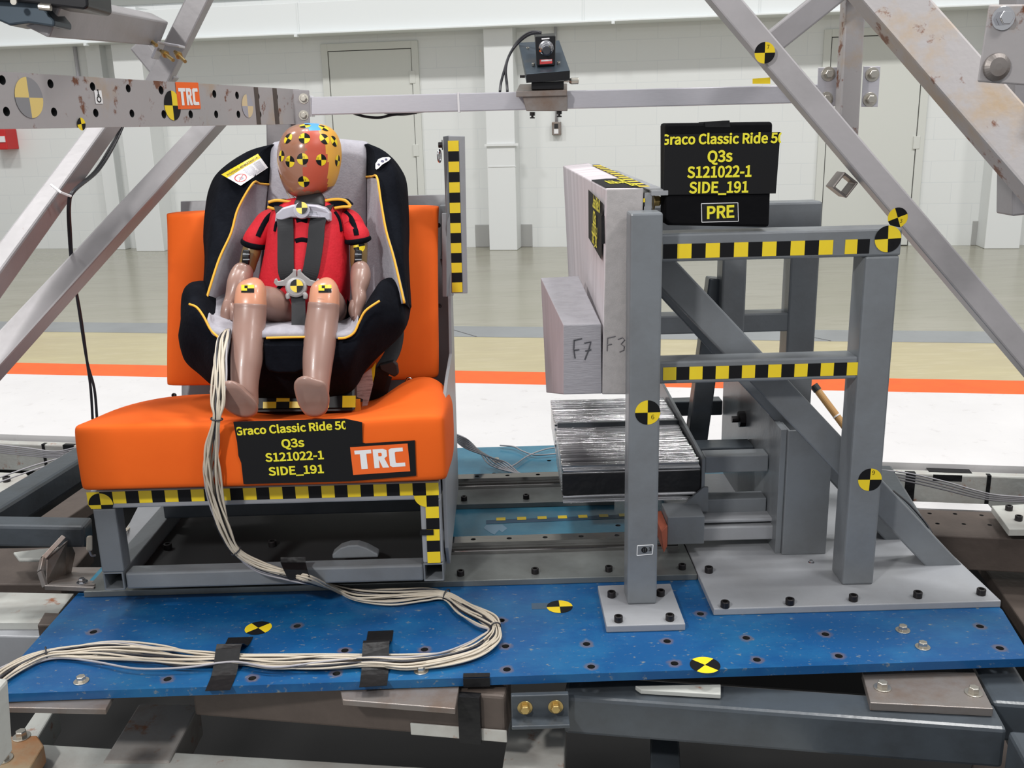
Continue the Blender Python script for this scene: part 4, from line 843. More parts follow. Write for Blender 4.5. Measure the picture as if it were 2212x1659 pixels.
tagcard([(767, 822), (802, 795), (806, 830), (796, 868), (789, 893), (781, 892), (784, 862), (766, 856)], 2.24, 'tagpaper')
tagcard([(800, 800), (812, 782), (809, 812), (800, 850), (795, 862)], 2.26, 'yellow')
tagcard([(765, 862), (778, 862), (780, 895), (767, 893)], 2.15, mat('orange_striped_paper', (.85, .32, .03), .5, 0, None))
# ================================================================ DUMMY
dm = thing('crash_test_dummy', 'child crash test dummy in a red suit sitting buckled in the car seat', 'crash test dummy', P(645, 700, Y=2.3))
def torso():
    rows = [(668, 443, 2.33, .028, .03), (667, 450, 2.325, .060, .045), (666, 462, 2.315, .084, .062), (666, 480, 2.30, .092, .074), (666, 510, 2.285, .094, .082), (664, 550, 2.272, .097, .088), (661, 590, 2.265, .102, .094), (658, 620, 2.265, .106, .098), (655, 650, 2.27, .107, .095), (650, 680, 2.275, .103, .08), (648, 700, 2.28, .09, .05)]
    q = MB(); limb(q, rows, 32, 4, 0, .85); return q.build('red_suit', 'red', dm, smooth=True)
tor = torso()
q = MB(); limb(q, [(668, 400, 2.335, .030, .03), (668, 425, 2.33, .030, .03), (668, 442, 2.325, .034, .034)], 20, 4); q.build('neck', 'rubber', dm, smooth=True)
q = MB(); limb(q, [(668, 424, 2.285, .030, .014), (667, 436, 2.262, .038, .016), (666, 450, 2.245, .038, .012)], 16, 3); q.build('neck_cover', 'rubber', dm, smooth=True)
# head
HY = 2.315; sc = mpp(HY)*1.0
prof_ = [(266, .006, -6), (268, .024, -6), (273, .041, -3), (282, .0545, -1), (294, .0635, 0), (310, .0705, 0), (328, .0732, 0), (345, .0735, 0), (362, .0715, 0), (380, .067, 1), (396, .0610, 1), (408, .0535, 0), (416, .0435, -3), (421, .033, -5), (424, .021, -6), (425, .008, -6)]
pr = catn(prof_, 4); NS = 96; q = MB(); rings = []
for y, r, dx in pr:
    c = P(669+dx*.6, y, Y=HY); ring = []
    dep = r*1.14
    cy = .0 if y < 330 else -(y-330)*.00012
    for j in range(NS):
        a = 2*PI*j/NS; ring.append(V((c.x+r*math.cos(a), c.y+cy+dep*math.sin(a), c.z+.0)))
    rings.append(ring)
q.loft(rings); q.m = []
pxz = []
for f in q.f:
    c = sum((V(q.v[i]) for i in f), V())/len(f); d = c-CAM; w_ = d.dot(fw); px = 1106+F*d.dot(RT)/w_; py = 829.5-F*d.dot(UP)/w_
    if c.y > HY+.03: q.m.append(2 if c.x > P(669, 300, Y=HY).x else 0); continue
    lb = 656 if py < 300 else (661 if py < 318 else (660 if py < 345 else (664 if py < 362 else 655)))
    lb += 1.2*math.sin(py*.9); rb = 688+(py-285)*.5 if py < 310 else (701+(py-310)*.2 if py < 350 else 709-max(0, py-370)*.06)
    if py < 277 and 657 < px < 690: q.m.append(3)
    elif py < 281 and 652 < px < 690+(py-277): q.m.append(3 if px > 668 else 0)
    elif px < lb: q.m.append(0)
    elif px < rb and py < 413+2*math.sin(px*.3): q.m.append(1)
    elif py > 403 or px < rb: q.m.append(0)
    else: q.m.append(2)
head = q.build('head', ['head', 'head_red', 'head_yellow', 'head_blue'], dm, smooth=True)
hb_ = bvh_of([head])
def head_target(px, py, r, num=None, rot=0, first=0):
    d = ray(px, py).normalized(); h = hb_.ray_cast(CAM, d, 6)
    if h[0] is None: return
    n_ = h[1] if h[1].dot(d) < 0 else -h[1]
    sticker(head, h[0], n_, (0, 0, 1), r, rot=rot, num=num, first=first, bvh=hb_, lift=.0006)
for px, py, r, num, rot, fi in ((657.5, 298.5, .0128, ('5', -.7, .2), 0, 1), (622, 299, .0128, ('2', .2, .2), -.3, 0), (701, 300, .0128, None, .4, 1), (722, 305, .0128, None, .5, 1), (653.5, 343.5, .0128, ('11', .15, .15), 0, 0), (626, 349, .0128, ('10', -.5, .2), -.1, 1), (694, 345.5, .0128, ('12', -.7, .15), -.05, 1), (656, 392.5, .0128, ('13', .15, .15), 0, 0), (729.5, 347, .0128, None, -.2, 1), (659, 271.5, .0128, None, .3, 1), (699, 276, .0125, None, .5, 1), (608, 337, .0125, None, 0, 1)):
    head_target(px, py, r, num, rot, fi)
for p in ([(617, 408, 2.32), (621, 418, 2.33), (628, 432, 2.32), (636, 440, 2.30)], [(628, 415, 2.32), (634, 426, 2.315), (642, 436, 2.30)], [(690, 426, 2.31), (700, 428, 2.32), (706, 427, 2.33)]):
    q = MB(); q.tube(catm([P(x, y, Y=yy) for x, y, yy in p]), .0018, 6); q.build('wire', 'cream', dm, smooth=True)
# sleeves and arms
def L_(name, m, rows, n=20, k=5, sq=1, parent=dm): q = MB(); limb(q, rows, n, k, 0, sq); return q.build(name, m, parent, smooth=True)
def ringband(name, m, c0, c1, r0_, d0, parent=dm, puff=1.12):
    (x0, y0_, Y0), (x1, y1_, Y1) = c0, c1
    rows = [(x0, y0_, Y0, r0_*.9, d0*.9), (x0+(x1-x0)*.2, y0_+(y1_-y0_)*.2, Y0, r0_*puff, d0*puff), (x0+(x1-x0)*.8, y0_+(y1_-y0_)*.8, Y1, r0_*puff, d0*puff), (x1, y1_, Y1, r0_*.9, d0*.9)]
    return L_(name, m, rows, 24, 3, parent=parent)
sl = L_('sleeve', 'red', [(616, 482, 2.32, .022, .03), (600, 479, 2.31, .030, .04), (584, 484, 2.30, .034, .042), (568, 500, 2.285, .0315, .040), (553, 518, 2.27, .0285, .037), (549, 530, 2.2685, .0275, .036)], 24)
ringband('sleeve_cuff', 'black_fab', (551, 520, 2.268), (548.5, 533, 2.2675), .0275, .036, sl, puff=1.12)
sr = L_('sleeve', 'red', [(722, 480, 2.32, .022, .03), (737, 477, 2.31, .030, .04), (752, 483, 2.30, .033, .042), (764, 500, 2.285, .030, .040), (771, 510, 2.27, .0285, .037), (773.5, 521, 2.2685, .0275, .036)], 24)
ringband('sleeve_cuff', 'black_fab', (772, 512, 2.268), (774, 524, 2.2675), .0275, .036, sr, puff=1.12)
bT = {id(o): bvh_of([o]) for o in (tor, sl, sr)}
def seam(px_pts, r=.004, par=tor, wdt=None):
    bs = bT[id(par)]
    pts = []
    for x, y in px_pts:
        d = ray(x, y).normalized(); h = bs.ray_cast(CAM, d, 6)
        if h[0] is not None: pts.append(h[0]-d*.0005)
    if len(pts) < 2: return
    c = catm(pts, 5); q = MB(); w_ = wdt or .0065; rings = []
    for i, p in enumerate(c):
        t_ = (c[min(i+1, len(c)-1)]-c[max(i-1, 0)]).normalized(); d = (p-CAM).normalized(); s_ = t_.cross(d).normalized()
        rings.append([p-s_*w_+d*.004, p-s_*w_*.8-d*.0012, p-d*.002, p+s_*w_*.8-d*.0012, p+s_*w_+d*.004])
    q.loft(rings); q.build('black_seam', 'black_fab', par, smooth=True)
seam([(592, 460), (580, 470), (571, 483), (563, 498), (557, 511)], par=sl); seam([(744, 458), (756, 470), (763, 484), (768, 498), (770, 508)], par=sr)
seam([(612, 458), (604, 470), (598, 484), (595, 500)], wdt=.005); seam([(722, 458), (730, 470), (734, 484), (736, 500)], wdt=.005)
seam([(640, 478), (652, 476), (664, 478)], wdt=.006); seam([(638, 521), (652, 518), (664, 520)], wdt=.006)
seam([(620, 608), (604, 620), (592, 636)], wdt=.005)
al = L_('upper_arm', 'olive', [(549, 525, 2.262, .021, .024), (543, 545, 2.255, .0215, .024), (537, 565, 2.25, .020, .022), (533, 580, 2.245, .0195, .02), (531, 592, 2.24, .015, .016)])
ar = L_('upper_arm', 'olive', [(775, 515, 2.262, .020, .024), (775, 545, 2.255, .0205, .024), (775, 565, 2.25, .0195, .022), (776, 580, 2.245, .018, .02), (777, 590, 2.24, .015, .016)])
for x, par, yy in ((532, al, 2.222), (774, ar, 2.226)):
    q = MB(); rows = [(x+1, 542, yy, .008, .005), (x, 548, yy-.004, .0085, .006), (x-.5, 560, yy-.006, .0085, .006), (x-2, 571, yy-.002, .0085, .005)]
    limb(q, rows, 12, 3, 0, .4); e = q.build('elbow_joint', 'cam_body', par, smooth=False, bevel=.001)
    q = MB()
    for y_ in (548, 559): q.box(P(x, y_, Y=yy-.011).x-.0075, P(x, y_, Y=yy-.011).x+.0075, yy-.0125, yy-.010, P(x, y_, Y=yy).z-.0012, P(x, y_, Y=yy).z+.0012)
    q.build('joint_pin', 'chrome', e)
sticker(ar, P(775, 533, Y=2.2315), (0, -1, .1), (0, 0, 1), .0135, rot=.15, first=1, asp=.95, bvh=bvh_of([ar]))
fl_ = L_('forearm', 'skin', [(529, 574, 2.23, .012, .012), (527, 580, 2.225, .0215, .022), (521, 596, 2.215, .026, .025), (513, 615, 2.195, .0245, .025), (504, 637, 2.18, .018, .02), (498, 650, 2.17, .0145, .017), (495, 658, 2.165, .0145, .018), (492, 672, 2.155, .0155, .017), (490, 688, 2.15, .015, .015), (489, 700, 2.145, .0125, .013), (489, 708, 2.143, .006, .007)], 24)
q = MB(); limb(q, [(499, 658, 2.158, .008, .008), (503, 670, 2.145, .0075, .0075), (503, 682, 2.14, .007, .007), (501, 692, 2.138, .004, .004)], 12); q.build('thumb', 'skin', fl_, smooth=True)
fr_ = L_('forearm', 'skin', [(777, 571, 2.23, .012, .012), (778, 577, 2.225, .0200, .022), (779, 594, 2.215, .0235, .025), (777, 612, 2.195, .021, .024), (775, 630, 2.18, .0165, .02), (776, 643, 2.17, .0165, .018), (774, 655, 2.165, .0155, .018), (772, 668, 2.16, .0135, .016), (770, 682, 2.155, .0125, .015), (769, 694, 2.15, .010, .012), (769, 702, 2.147, .005, .006)], 24)
q = MB(); limb(q, [(764, 652, 2.16, .008, .008), (760, 664, 2.15, .0075, .0075), (760, 676, 2.145, .007, .007), (762, 685, 2.14, .004, .004)], 12); q.build('thumb', 'skin', fr_, smooth=True)
# legs
tl_ = L_('thigh', 'skin', [(650, 684, 2.30, .046, .046), (632, 678, 2.26, .044, .045), (610, 668, 2.21, .041, .043), (585, 655, 2.16, .037, .038), (560, 648, 2.125, .032, .034), (548, 645, 2.11, .025, .028)], 24)
tr_ = L_('thigh', 'skin', [(712, 684, 2.30, .046, .046), (712, 676, 2.26, .043, .045), (711, 666, 2.21, .039, .043), (708, 655, 2.16, .036, .038), (705, 648, 2.125, .031, .034), (703, 645, 2.11, .025, .028)], 24)
L_('suit_leg', 'red', [(645, 690, 2.30, .058, .056), (637, 684, 2.275, .056, .054), (627, 679, 2.245, .050, .050)], 24, 4)
L_('suit_hem', 'black_fab', [(626, 679, 2.240, .046, .046), (624, 678, 2.236, .0525, .053), (615, 674, 2.218, .0505, .051), (613, 673, 2.214, .044, .044)], 24, 3)
L_('suit_leg', 'red', [(715, 688, 2.30, .056, .056), (714, 680, 2.27, .054, .054), (712, 674, 2.24, .049, .050)], 24, 4)
L_('suit_hem', 'black_fab', [(713, 676, 2.25, .046, .046), (713, 675, 2.245, .051, .052), (711, 671, 2.23, .050, .051), (711, 670, 2.227, .046, .046)], 24, 3)
kl = L_('knee', 'knee', [(546, 619, 2.13, .020, .016), (545, 623, 2.12, .029, .026), (543.5, 632, 2.11, .0325, .034), (542, 645, 2.10, .0335, .036), (541, 660, 2.092, .034, .036), (540.5, 668, 2.09, .033, .035)], 28, 5, .82)
kr = L_('knee', 'knee', [(702, 619, 2.13, .020, .016), (702, 623, 2.12, .028, .026), (702, 632, 2.11, .0315, .034), (701, 645, 2.10, .0325, .036), (700, 660, 2.092, .033, .036), (699, 666, 2.09, .032, .035)], 28, 5, .82)
def leg(rows, sole, ank):
    q = MB(); limb(q, rows, 28, 5, 0, .92)
    # foot: rounded block from the sole face back to the ankle
    cx = sum(p[0] for p in sole)/len(sole); cy = sum(p[1] for p in sole)/len(sole); S_ = catn([p for p in sole]+[sole[0]], 3)[:-1]
    def rg(k, Y0, mx, my, w): return [P(cx*(1-w)+mx*w+(x-cx)*k, cy*(1-w)+my*w+(y-cy)*k, Y=Y0+(y-cy)*.00035) for x, y in S_]
    ax, ay = ank
    q.loft([rg(.55, 1.934, ax, ay, 0), rg(.86, 1.9345, ax, ay, 0), rg(.96, 1.937, ax, ay, 0), rg(1.0, 1.944, ax, ay, 0), rg(.985, 1.955, ax, ay, .04), rg(.93, 1.968, ax, ay, .14), rg(.80, 1.982, ax, ay, .34), rg(.62, 1.998, ax, ay, .6), rg(.45, 2.015, ax, ay, .85), rg(.2, 2.03, ax, ay, 1)])
    return q.build('lower_leg', 'skin', dm, smooth=True)
leg([(540.5, 657, 2.09, .030, .030), (540.5, 658, 2.09, .0342, .036), (540, 675, 2.085, .0348, .037), (538, 705, 2.07, .0345, .037), (536, 740, 2.05, .0345, .038), (533, 775, 2.03, .0335, .036), (530, 805, 2.015, .0305, .034), (529, 835, 2.0, .028, .031), (531, 860, 1.99, .026, .028), (535, 880, 1.98, .022, .022), (538, 890, 1.98, .01, .012)],
    [(455, 838), (464, 829), (480, 824), (500, 822), (516, 830), (532, 846), (547, 860), (557, 876), (555, 893), (541, 901), (520, 901), (500, 893), (480, 878), (462, 862), (453, 849)], (532, 850))
leg([(699, 654, 2.09, .029, .029), (699, 655, 2.09, .0332, .036), (698, 675, 2.085, .0345, .037), (694, 705, 2.07, .0352, .037), (691, 740, 2.05, .0345, .038), (687, 775, 2.03, .0325, .036), (685, 805, 2.015, .0300, .034), (684, 830, 2.0, .0275, .031), (685, 850, 1.99, .025, .028), (686, 870, 1.98, .020, .022), (686, 885, 1.98, .01, .012)],
    [(635, 840), (636, 826), (646, 815), (662, 812), (682, 818), (700, 824), (708, 838), (712, 862), (708, 885), (697, 897), (680, 901), (662, 897), (650, 884), (641, 864)], (687, 840))
for kx, k_, rr in ((535, kl, 0), (702, kr, 0)):
    bk = bvh_of([k_]); q = MB(); n = 6
    def kp(u, v, kx=kx, bk=bk):
        x = kx-14+28*u; y = 615+17*v; d = ray(x, y).normalized(); h = bk.ray_cast(CAM, d, 6); 
        if h[0] is None: h = bk.find_nearest(P(x, y, Y=2.09)); 
        return h[0]-d*.0012
    for (u0_, u1_, v0_, v1_, mi) in ((0, .5, 0, .45, 0), (.5, 1, 0, .45, 0), (.0, .45, .45, .75, 0), (.45, 1, .45, .75, 1), (0, 1, .75, 1, 1), (.25, .5, .1, .45, 1)):
        for i in range(4):
            ua = u0_+(u1_-u0_)*i/4; ub = u0_+(u1_-u0_)*(i+1)/4; q.add([kp(ua, v1_), kp(ub, v1_), kp(ub, v0_), kp(ua, v0_)], [(0, 1, 2, 3)], mi)
    q.build('target_sticker', ['yellow', 'black'], k_, fix=False)
# ================================================================ HARNESS (part of the seat)
band('harness_strap', 'web', [(604, 438, 2.31), (611, 450, 2.245), (616, 480, 2.208), (617, 520, 2.190), (617, 560, 2.176), (619, 590, 2.170), (628, 610, 2.175)], .0365, .003)
band('harness_strap', 'web', [(715, 436, 2.31), (700, 448, 2.245), (686, 480, 2.208), (682, 520, 2.190), (676, 560, 2.176), (670, 590, 2.170), (660, 610, 2.175)], .0365, .003)
band('crotch_strap', 'web', [(644, 640, 2.16), (645, 670, 2.13), (645, 700, 2.10), (645, 712, 2.09)], .031, .003)
# shoulder strap covers with yellow rims
for pts in ([(580, 437), (600, 433), (640, 438), (634, 446), (606, 449), (578, 447)], [(686, 438), (720, 431), (745, 433), (758, 446), (740, 449), (725, 450), (690, 446)]):
    q = MB(); q.prism([P(x, y, Y=2.262) for x, y in pts], (0, .06, 0)); cv = q.build('strap_cover', 'black_fab', seat, bevel=.004)
    top = pts[:3] if pts[0][0] < 600 else pts[:4]
    q = MB(); q.tube(catm([P(x, y, Y=2.262) for x, y in top], 6), .0035, 8)
    bot = [(578, 447), (592, 451), (606, 449)] if pts[0][0] < 600 else [(722, 450), (740, 447), (758, 447)]
    q.tube(catm([P(x, y, Y=2.258) for x, y in bot], 6), .0035, 8); q.build('piping', 'yellow_pipe', cv, smooth=True)
# chest clip
q = MB(); cl = [(594, 479, .7), (596, 462, .9), (610, 449, 1), (630, 443, 1), (655, 441, 1), (685, 443, 1), (704, 449, 1), (714, 460, .9), (715, 478, .7), (708, 479, .7), (704, 472, .8), (690, 472, 1), (668, 470, 1), (655, 473, 1), (642, 471, 1), (628, 470, 1), (606, 478, .8)]
f1 = [P(x, y, Y=2.205+abs(x-655)*.00025) for x, y, _ in cl]; f2 = [p+V((0, .016, 0)) for p in f1]; f0 = [P(655+(x-655)*.95, 459+(y-459)*.8, Y=2.198+abs(x-655)*.00025) for x, y, _ in cl]
q.loft([f2, f1, f0]); clip = q.build('chest_clip', 'clip', seat, bevel=.0015)
q = MB(); q.lathe(P(652, 455, Y=2.2), (0, -1, .2), [(.019, 0), (.018, .007), (.012, .009)], 20); q.build('clip_button', 'clip', clip, bevel=.001)
q = MB(); q.tube([P(x, y, Y=2.1965) for x, y in ((667, 470), (667, 460), (674, 457), (684, 459), (686, 469), (667, 470))], .0007, 6); q.build('clip_latch', 'paint', clip)
sticker(clip, P(652, 449, Y=2.190), (0, -1, .3), (0, 0, 1), .0135, asp=.95)
# buckle
q = MB(); q.lathe(P(641, 620, Y=2.165), (0, -1, .25), [(.021, -.012), (.0245, 0), (.024, .010), (.020, .013), (.015, .0135)], 28); bu = q.build('buckle', 'buckle', seat, bevel=.001)
sticker(bu, P(641, 617.5, Y=2.149), (0, -1, .25), (0, 0, 1), .0145)
for sg in (-1, 1):
    x0 = 641; pts = [(x0+sg*1, 583), (x0+sg*9, 582), (x0+sg*9, 588), (x0+sg*17, 596), (x0+sg*29, 605), (x0+sg*41, 608), (x0+sg*44, 602), (x0+sg*48, 603), (x0+sg*50, 611), (x0+sg*44, 618), (x0+sg*26, 618), (x0+sg*10, 612), (x0+sg*1, 600)]
    q = MB(); q.prism([P(x, y, Y=2.158) for x, y in pts], (0, .007, 0)); q.build('buckle_tongue', 'buckle', seat, bevel=.0015)
    q = MB(); limb(q, [(x0+sg*14, 632, 2.156, .004, .006), (x0+sg*19, 638, 2.154, .006, .006), (x0+sg*18, 646, 2.152, .0045, .005)], 10, 3); q.build('buckle_ear', 'buckle', bu, smooth=True)
# ================================================================ IMPACT FIXTURE (right)
fx = thing('impact_test_fixture', 'grey welded tube fixture with checker tape and foam faced panel on bolted plates', 'test fixture', (.75, 1.99, 0))
def fb(name, m, *a, bevel=.004, **k): q = MB(); q.box(*a); return q.build(name, m, fx, bevel=bevel, **k)
TP = .016
post = fb('post', 'paint', .257, .322, 1.922, 1.985, TP, .872, bevel=.005)
bp = fb('foot_plate', 'paint_light', .201, .369, 1.833, 2.019, 0, TP, bevel=.002)
for px, py in ((1321, 1289), (1427, 1286), (1336, 1342), (1447, 1339)): bolt(fx, P(px, py, Z=TP), k=1.1)
sticker(post, P(1399, 891, Y=1.922), (0, -1, 0), (0, 0, 1), .0265, num=('6', .4, -.55), first=1)
q = MB(); a = P(1376, 1178, Y=1.9215); 
c = [P(1377, 1179, Y=1.9214), P(1411, 1177, Y=1.9214), P(1409, 1197, Y=1.9214), P(1376, 1200, Y=1.9214)]
for i in range(4): q.tube([c[i], c[(i+1) % 4]], .0009, 6, 1)
q.add([c[3], c[2], c[1], c[0]], [(0, 1, 2, 3)], 0); mid = P(1392, 1188, Y=1.9205); q.tube([mid+V((.0055*math.cos(a_), 0, .0055*math.sin(a_))) for a_ in [2*PI*i/16 for i in range(16)]], .0013, 6, 2, closed=True)
q.tube([mid+V((-.004, 0, 0)), mid+V((.004, 0, 0))], .001, 5, 2); q.tube([mid+V((0, 0, -.004)), mid+V((0, 0, .004))], .001, 5, 2)
put_text(q, '3', .011, P(1404, 1190, Y=1.9212), V((1, 0, 0)), V((0, 0, 1)), 2)
q.build('number_label', ['paint', 'white', 'black'], post, fix=False)
gp = fb('ground_plate', 'paint_light', .442, 1.072, 1.893, 2.72, 0, TP, bevel=.002)
for px, py in ((1566, 1311), (1706, 1305), (1843, 1297), (1982, 1290), (2119, 1284), (1531, 1236)): bolt(fx, P(px, py, Z=TP), k=1.15)
bolt(fx, P(1752, 1215, Z=TP), kind='hex', m='chrome', k=.45)
YB = 1.985
up = fb('upright', 'paint', .755, .826, YB, YB+.075, TP, .765, bevel=.005)
tb = fb('top_rail', 'paint', .262, .828, YB+.001, YB+.075, .764, .822, bevel=.005)
zm1, zm0 = P(1500, 781, Y=YB).z, P(1500, 829, Y=YB).z
mr = fb('middle_rail', 'paint', .262, .756, YB+.004, YB+.066, zm0, zm1, bevel=.004)
def slant(p0, p1, w, d, m='paint', nm='brace', up_=(0, 1, 0), par=None): q = MB(); q.bar(p0, p1, d if False else w, d, up_); return q.build(nm, m, par or fx, bevel=.004)
br = slant(P(1412, 560, Y=2.10), P(2076, 1262, Y=2.10), .064, .06)
sticker(up, P(1918, 516, Y=YB), (0, -1, 0), (0, 0, 1), .0275, num=('5', .4, -.6), rot=.04, first=0)
sticker(up, P(1879, 1036, Y=YB), (0, -1, 0), (0, 0, 1), .0262, num=('9', .25, .45), rot=-.02, first=0)
a = P(1440, 524, Y=YB); c = P(1790, 512, Y=YB); zc = .786
checker(tb, (P(1433, 520, Y=YB).x, YB+.001, zc), (P(1801, 510, Y=YB).x, YB+.001, zc), (0, 0, 1), .030, 12, 1, nrm=(0, -1, 0))
checker(tb, (P(1827, 510, Y=YB).x, YB+.001, zc), (P(1880, 510, Y=YB).x, YB+.001, zc), (0, 0, 1), .030, 2, 0, nrm=(0, -1, 0))
zc = P(1640, 803, Y=YB).z
checker(mr, (P(1433, 806, Y=YB).x, YB+.004, zc), (P(1859, 797, Y=YB).x, YB+.004, zc), (0, 0, 1), .0285, 15, 0, nrm=(0, -1, 0))
# rear side of the fixture
YR = 2.50
fb('rear_upright', 'paint', .755, .83, YR, YR+.07, TP, .74, bevel=.005)
fb('rear_upright', 'paint', P(1560, 620, Y=YR).x, P(1612, 620, Y=YR).x, YR, YR+.07, .49, .74, bevel=.005)
zr_ = P(1700, 437, Y=YR).z; fb('rear_top_rail', 'paint', .26, .83, YR, YR+.07, zr_-.075, zr_, bevel=.006)
fb('rear_middle_rail', 'paint', .26, .76, YR+.004, YR+.066, P(1500, 722, Y=YR).z, P(1500, 682, Y=YR).z, bevel=.004)
slant(P(1550, 600, Y=2.56), P(1502, 960, Y=2.56), .055, .05, 'paint_dark')
ra, rb = P(1412, 560, Y=2.10), P(2076, 1262, Y=2.10); slant(ra+V((-.018, .145, .0)), rb+V((-.042, .145, 0)), .062, .05)
for x in (.29,): q = MB(); q.bar((x, YB+.07, .79), (x, YR, .775), .06, .05); q.build('side_rail', 'paint', fx, bevel=.004)
# steel sheet between foam and posts
q = MB(); q.hexa([(.285, 2.0, .46), (.296, 2.0, .46), (.30, 2.88, .46), (.288, 2.88, .46), (.296, 2.0, .905), (.312, 2.0, .905), (.312, 2.88, .905), (.296, 2.88, .905)]); sh = q.build('backing_sheet', 'paint_light', fx, bevel=.001)
q = MB(); q.bar((.325, 1.985, .905), (.325, 2.88, .905), .034, .010); q.build('sheet_flange', 'paint_light', fx, bevel=.001)
q = MB(); c = P(1386, 437, Y=1.999)
q = MB(); x0, z0 = c.x, c.z
q.add([(x0-.007, 1.9985, z0-.008), (x0, 1.9985, z0-.008), (x0, 1.9985, z0), (x0-.007, 1.9985, z0)], [(0, 1, 2, 3)], 0); q.add([(x0, 1.9985, z0), (x0+.007, 1.9985, z0), (x0+.007, 1.9985, z0+.008), (x0, 1.9985, z0+.008)], [(0, 1, 2, 3)], 0)
q.add([(x0, 1.9985, z0-.008), (x0+.006, 1.9985, z0-.008), (x0+.006, 1.9985, z0), (x0, 1.9985, z0)], [(0, 1, 2, 3)], 1); q.add([(x0-.007, 1.9985, z0), (x0, 1.9985, z0), (x0, 1.9985, z0+.008), (x0-.007, 1.9985, z0+.008)], [(0, 1, 2, 3)], 1)
q.build('target_sticker', ['yellow', 'black'], sh, fix=False)
bolt(fx, (.318, 2.03, .886), (1, 0, 0), 'hex', 'brass', 1.1)
# foam
def hexpx(n4, f4, Yn, Yf):               # four picture corners BL BR TR TL on two depths
    a = [P(x, y, Y=Yn) for x, y in n4]; b_ = [P(x, y, Y=Yf) for x, y in f4]
    return [a[0], a[1], b_[1], b_[0], a[3], a[2], b_[2], b_[3]]
q = MB(); h = hexpx([(1300, 852), (1372, 852), (1391, 406), (1310, 408)], [(1236, 760), (1290, 760), (1272, 352), (1216, 358)], 1.995, 2.9); q.hexa(h)
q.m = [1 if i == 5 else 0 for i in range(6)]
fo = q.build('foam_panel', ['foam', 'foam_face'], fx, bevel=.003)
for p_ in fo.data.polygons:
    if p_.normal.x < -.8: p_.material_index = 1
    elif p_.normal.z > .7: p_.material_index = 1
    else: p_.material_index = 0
q = MB(); h2 = hexpx([(1217, 852), (1300, 850), (1299, 700), (1217, 702)], [(1180, 848), (1262, 846), (1250, 596), (1168, 600)], 1.992, 2.42); q.hexa(h2)
fa = q.build('foam_armrest', ['foam_grey', 'foam_grey_face'], fx, bevel=.002)
for p_ in fa.data.polygons: p_.material_index = 1 if p_.normal.x < -.7 else 0
def marker(parent, txt, cx_, cy_, h, Y0, col='black', bold=.01, sq=.9):
    q = MB(); c = P(cx_, cy_, Y=Y0); put_text(q, txt, h, c, (1, 0, 0), (0, 0, 1), 0, bold=bold, squeeze=sq); q.build('marker_writing', mat('felt_pen_ink', (.06, .06, .07), .7), parent, fix=False)
def stroke(parent, strokes, Y0, r=.0014, m=None):
    q = MB()
    for s_ in strokes: q.tube([P(x, y, Y=Y0) for x, y in s_], r, 5)
    q.build('marker_writing', m or M['ink'], parent)
M['ink'] = mat('felt_pen_ink', (.07, .07, .08), .7); M['ink_faint'] = mat('worn_pen_ink', (.19, .18, .19), .7)
stroke(fa, [[(1240, 734), (1239, 755), (1242, 774)], [(1239, 735), (1257, 731)], [(1239, 756), (1251, 755)], [(1262, 741), (1276, 738), (1272, 754), (1263, 777)], [(1264, 758), (1277, 755)]], 1.9905)
stroke(fo, [[(1312, 730), (1311, 758)], [(1312, 730), (1329, 726)], [(1312, 745), (1321, 743)], [(1334, 733), (1344, 729), (1349, 734), (1341, 743), (1348, 748), (1347, 756), (1338, 760)]], 1.9935, .0012, M['ink_faint'])
# cards on the foam
topn = P(1310, 408, Y=1.995); topr = P(1391, 406, Y=1.995); farl = P(1216, 358, Y=2.9); farr = P(1272, 352, Y=2.9)
def tp(u, v): a = topn.lerp(topr, u); b_ = farl.lerp(farr, u); return a.lerp(b_, v)+V((0, 0, .0015))
def facet(q, pts, mi): q.add(pts, [tuple(range(len(pts)))], mi)
q = MB(); facet(q, [tp(0, .02), tp(.93, .0), tp(.93, .28), tp(.5, .30), tp(0, .28)], 0)
for i, (u0_, v0_, w, h_) in enumerate(((.66, .02, .2, .24), (.18, .05, .10, .10), (.22, .17, .10, .08), (.56, .21, .12, .06))):
    ex = V((0, 1, 0)); ey = V((-1, 0, 0))
ex = (farl-topn).normalized(); ey = V((0, 0, 1)).cross(ex).normalized(); nr = V((0, 0, 1))
for txt, u_, v_, h_, w_ in (('Graco Classic', .74, .145, .018, .22), ('Q3s', .5, .15, .018, .05), ('S121022-1', .30, .16, .016, .10)):
    put_text(q, txt, h_*1.5, tp(u_, v_), -ex, -ey, 1, width=w_, lift=.001)
q.build('name_card', ['card', 'text'], fo, fix=False)
exT = (farl-topn).normalized(); checker(fo, tp(1.02, .0), tp(1.02, .85), (1, 0, 0), .022, 24, 0, nrm=(0, 0, 1), lift=.001)
fl0 = P(1300, 852, Y=1.995); far0 = P(1236, 760, Y=2.9)
def lf(u, v): b_ = fl0.lerp(topn, v); t_ = far0.lerp(farl, v); return b_.lerp(t_, u)+V((-.0035, 0, 0))
q = MB(); facet(q, [lf(.03, .93), lf(.03, .66), lf(.30, .72), lf(.30, .955)], 0)
hx = (fl0-far0); hx.z = 0; hx.normalize(); ux = (topn-fl0).normalized()
for txt, v_, h_, w_ in (('Graco Classic Ride 50', .875, .034, .235), ('Q3s', .80, .036, .07), ('S121022-1', .745, .030, .13), ('SIDE_191', .70, .028, .12)):
    put_text(q, txt, h_*1.0, lf(.165, v_+.01), hx, ux, 1, width=w_, lift=.0014)
q.build('name_card', ['card', 'text'], fo, fix=False)
q = MB(); facet(q, [P(1299, 466, Y=1.9935), P(1306, 466, Y=1.9935), P(1307, 526, Y=1.9935), P(1299, 528, Y=1.9935)], 0); q.build('tape_strip', 'tape', fo)
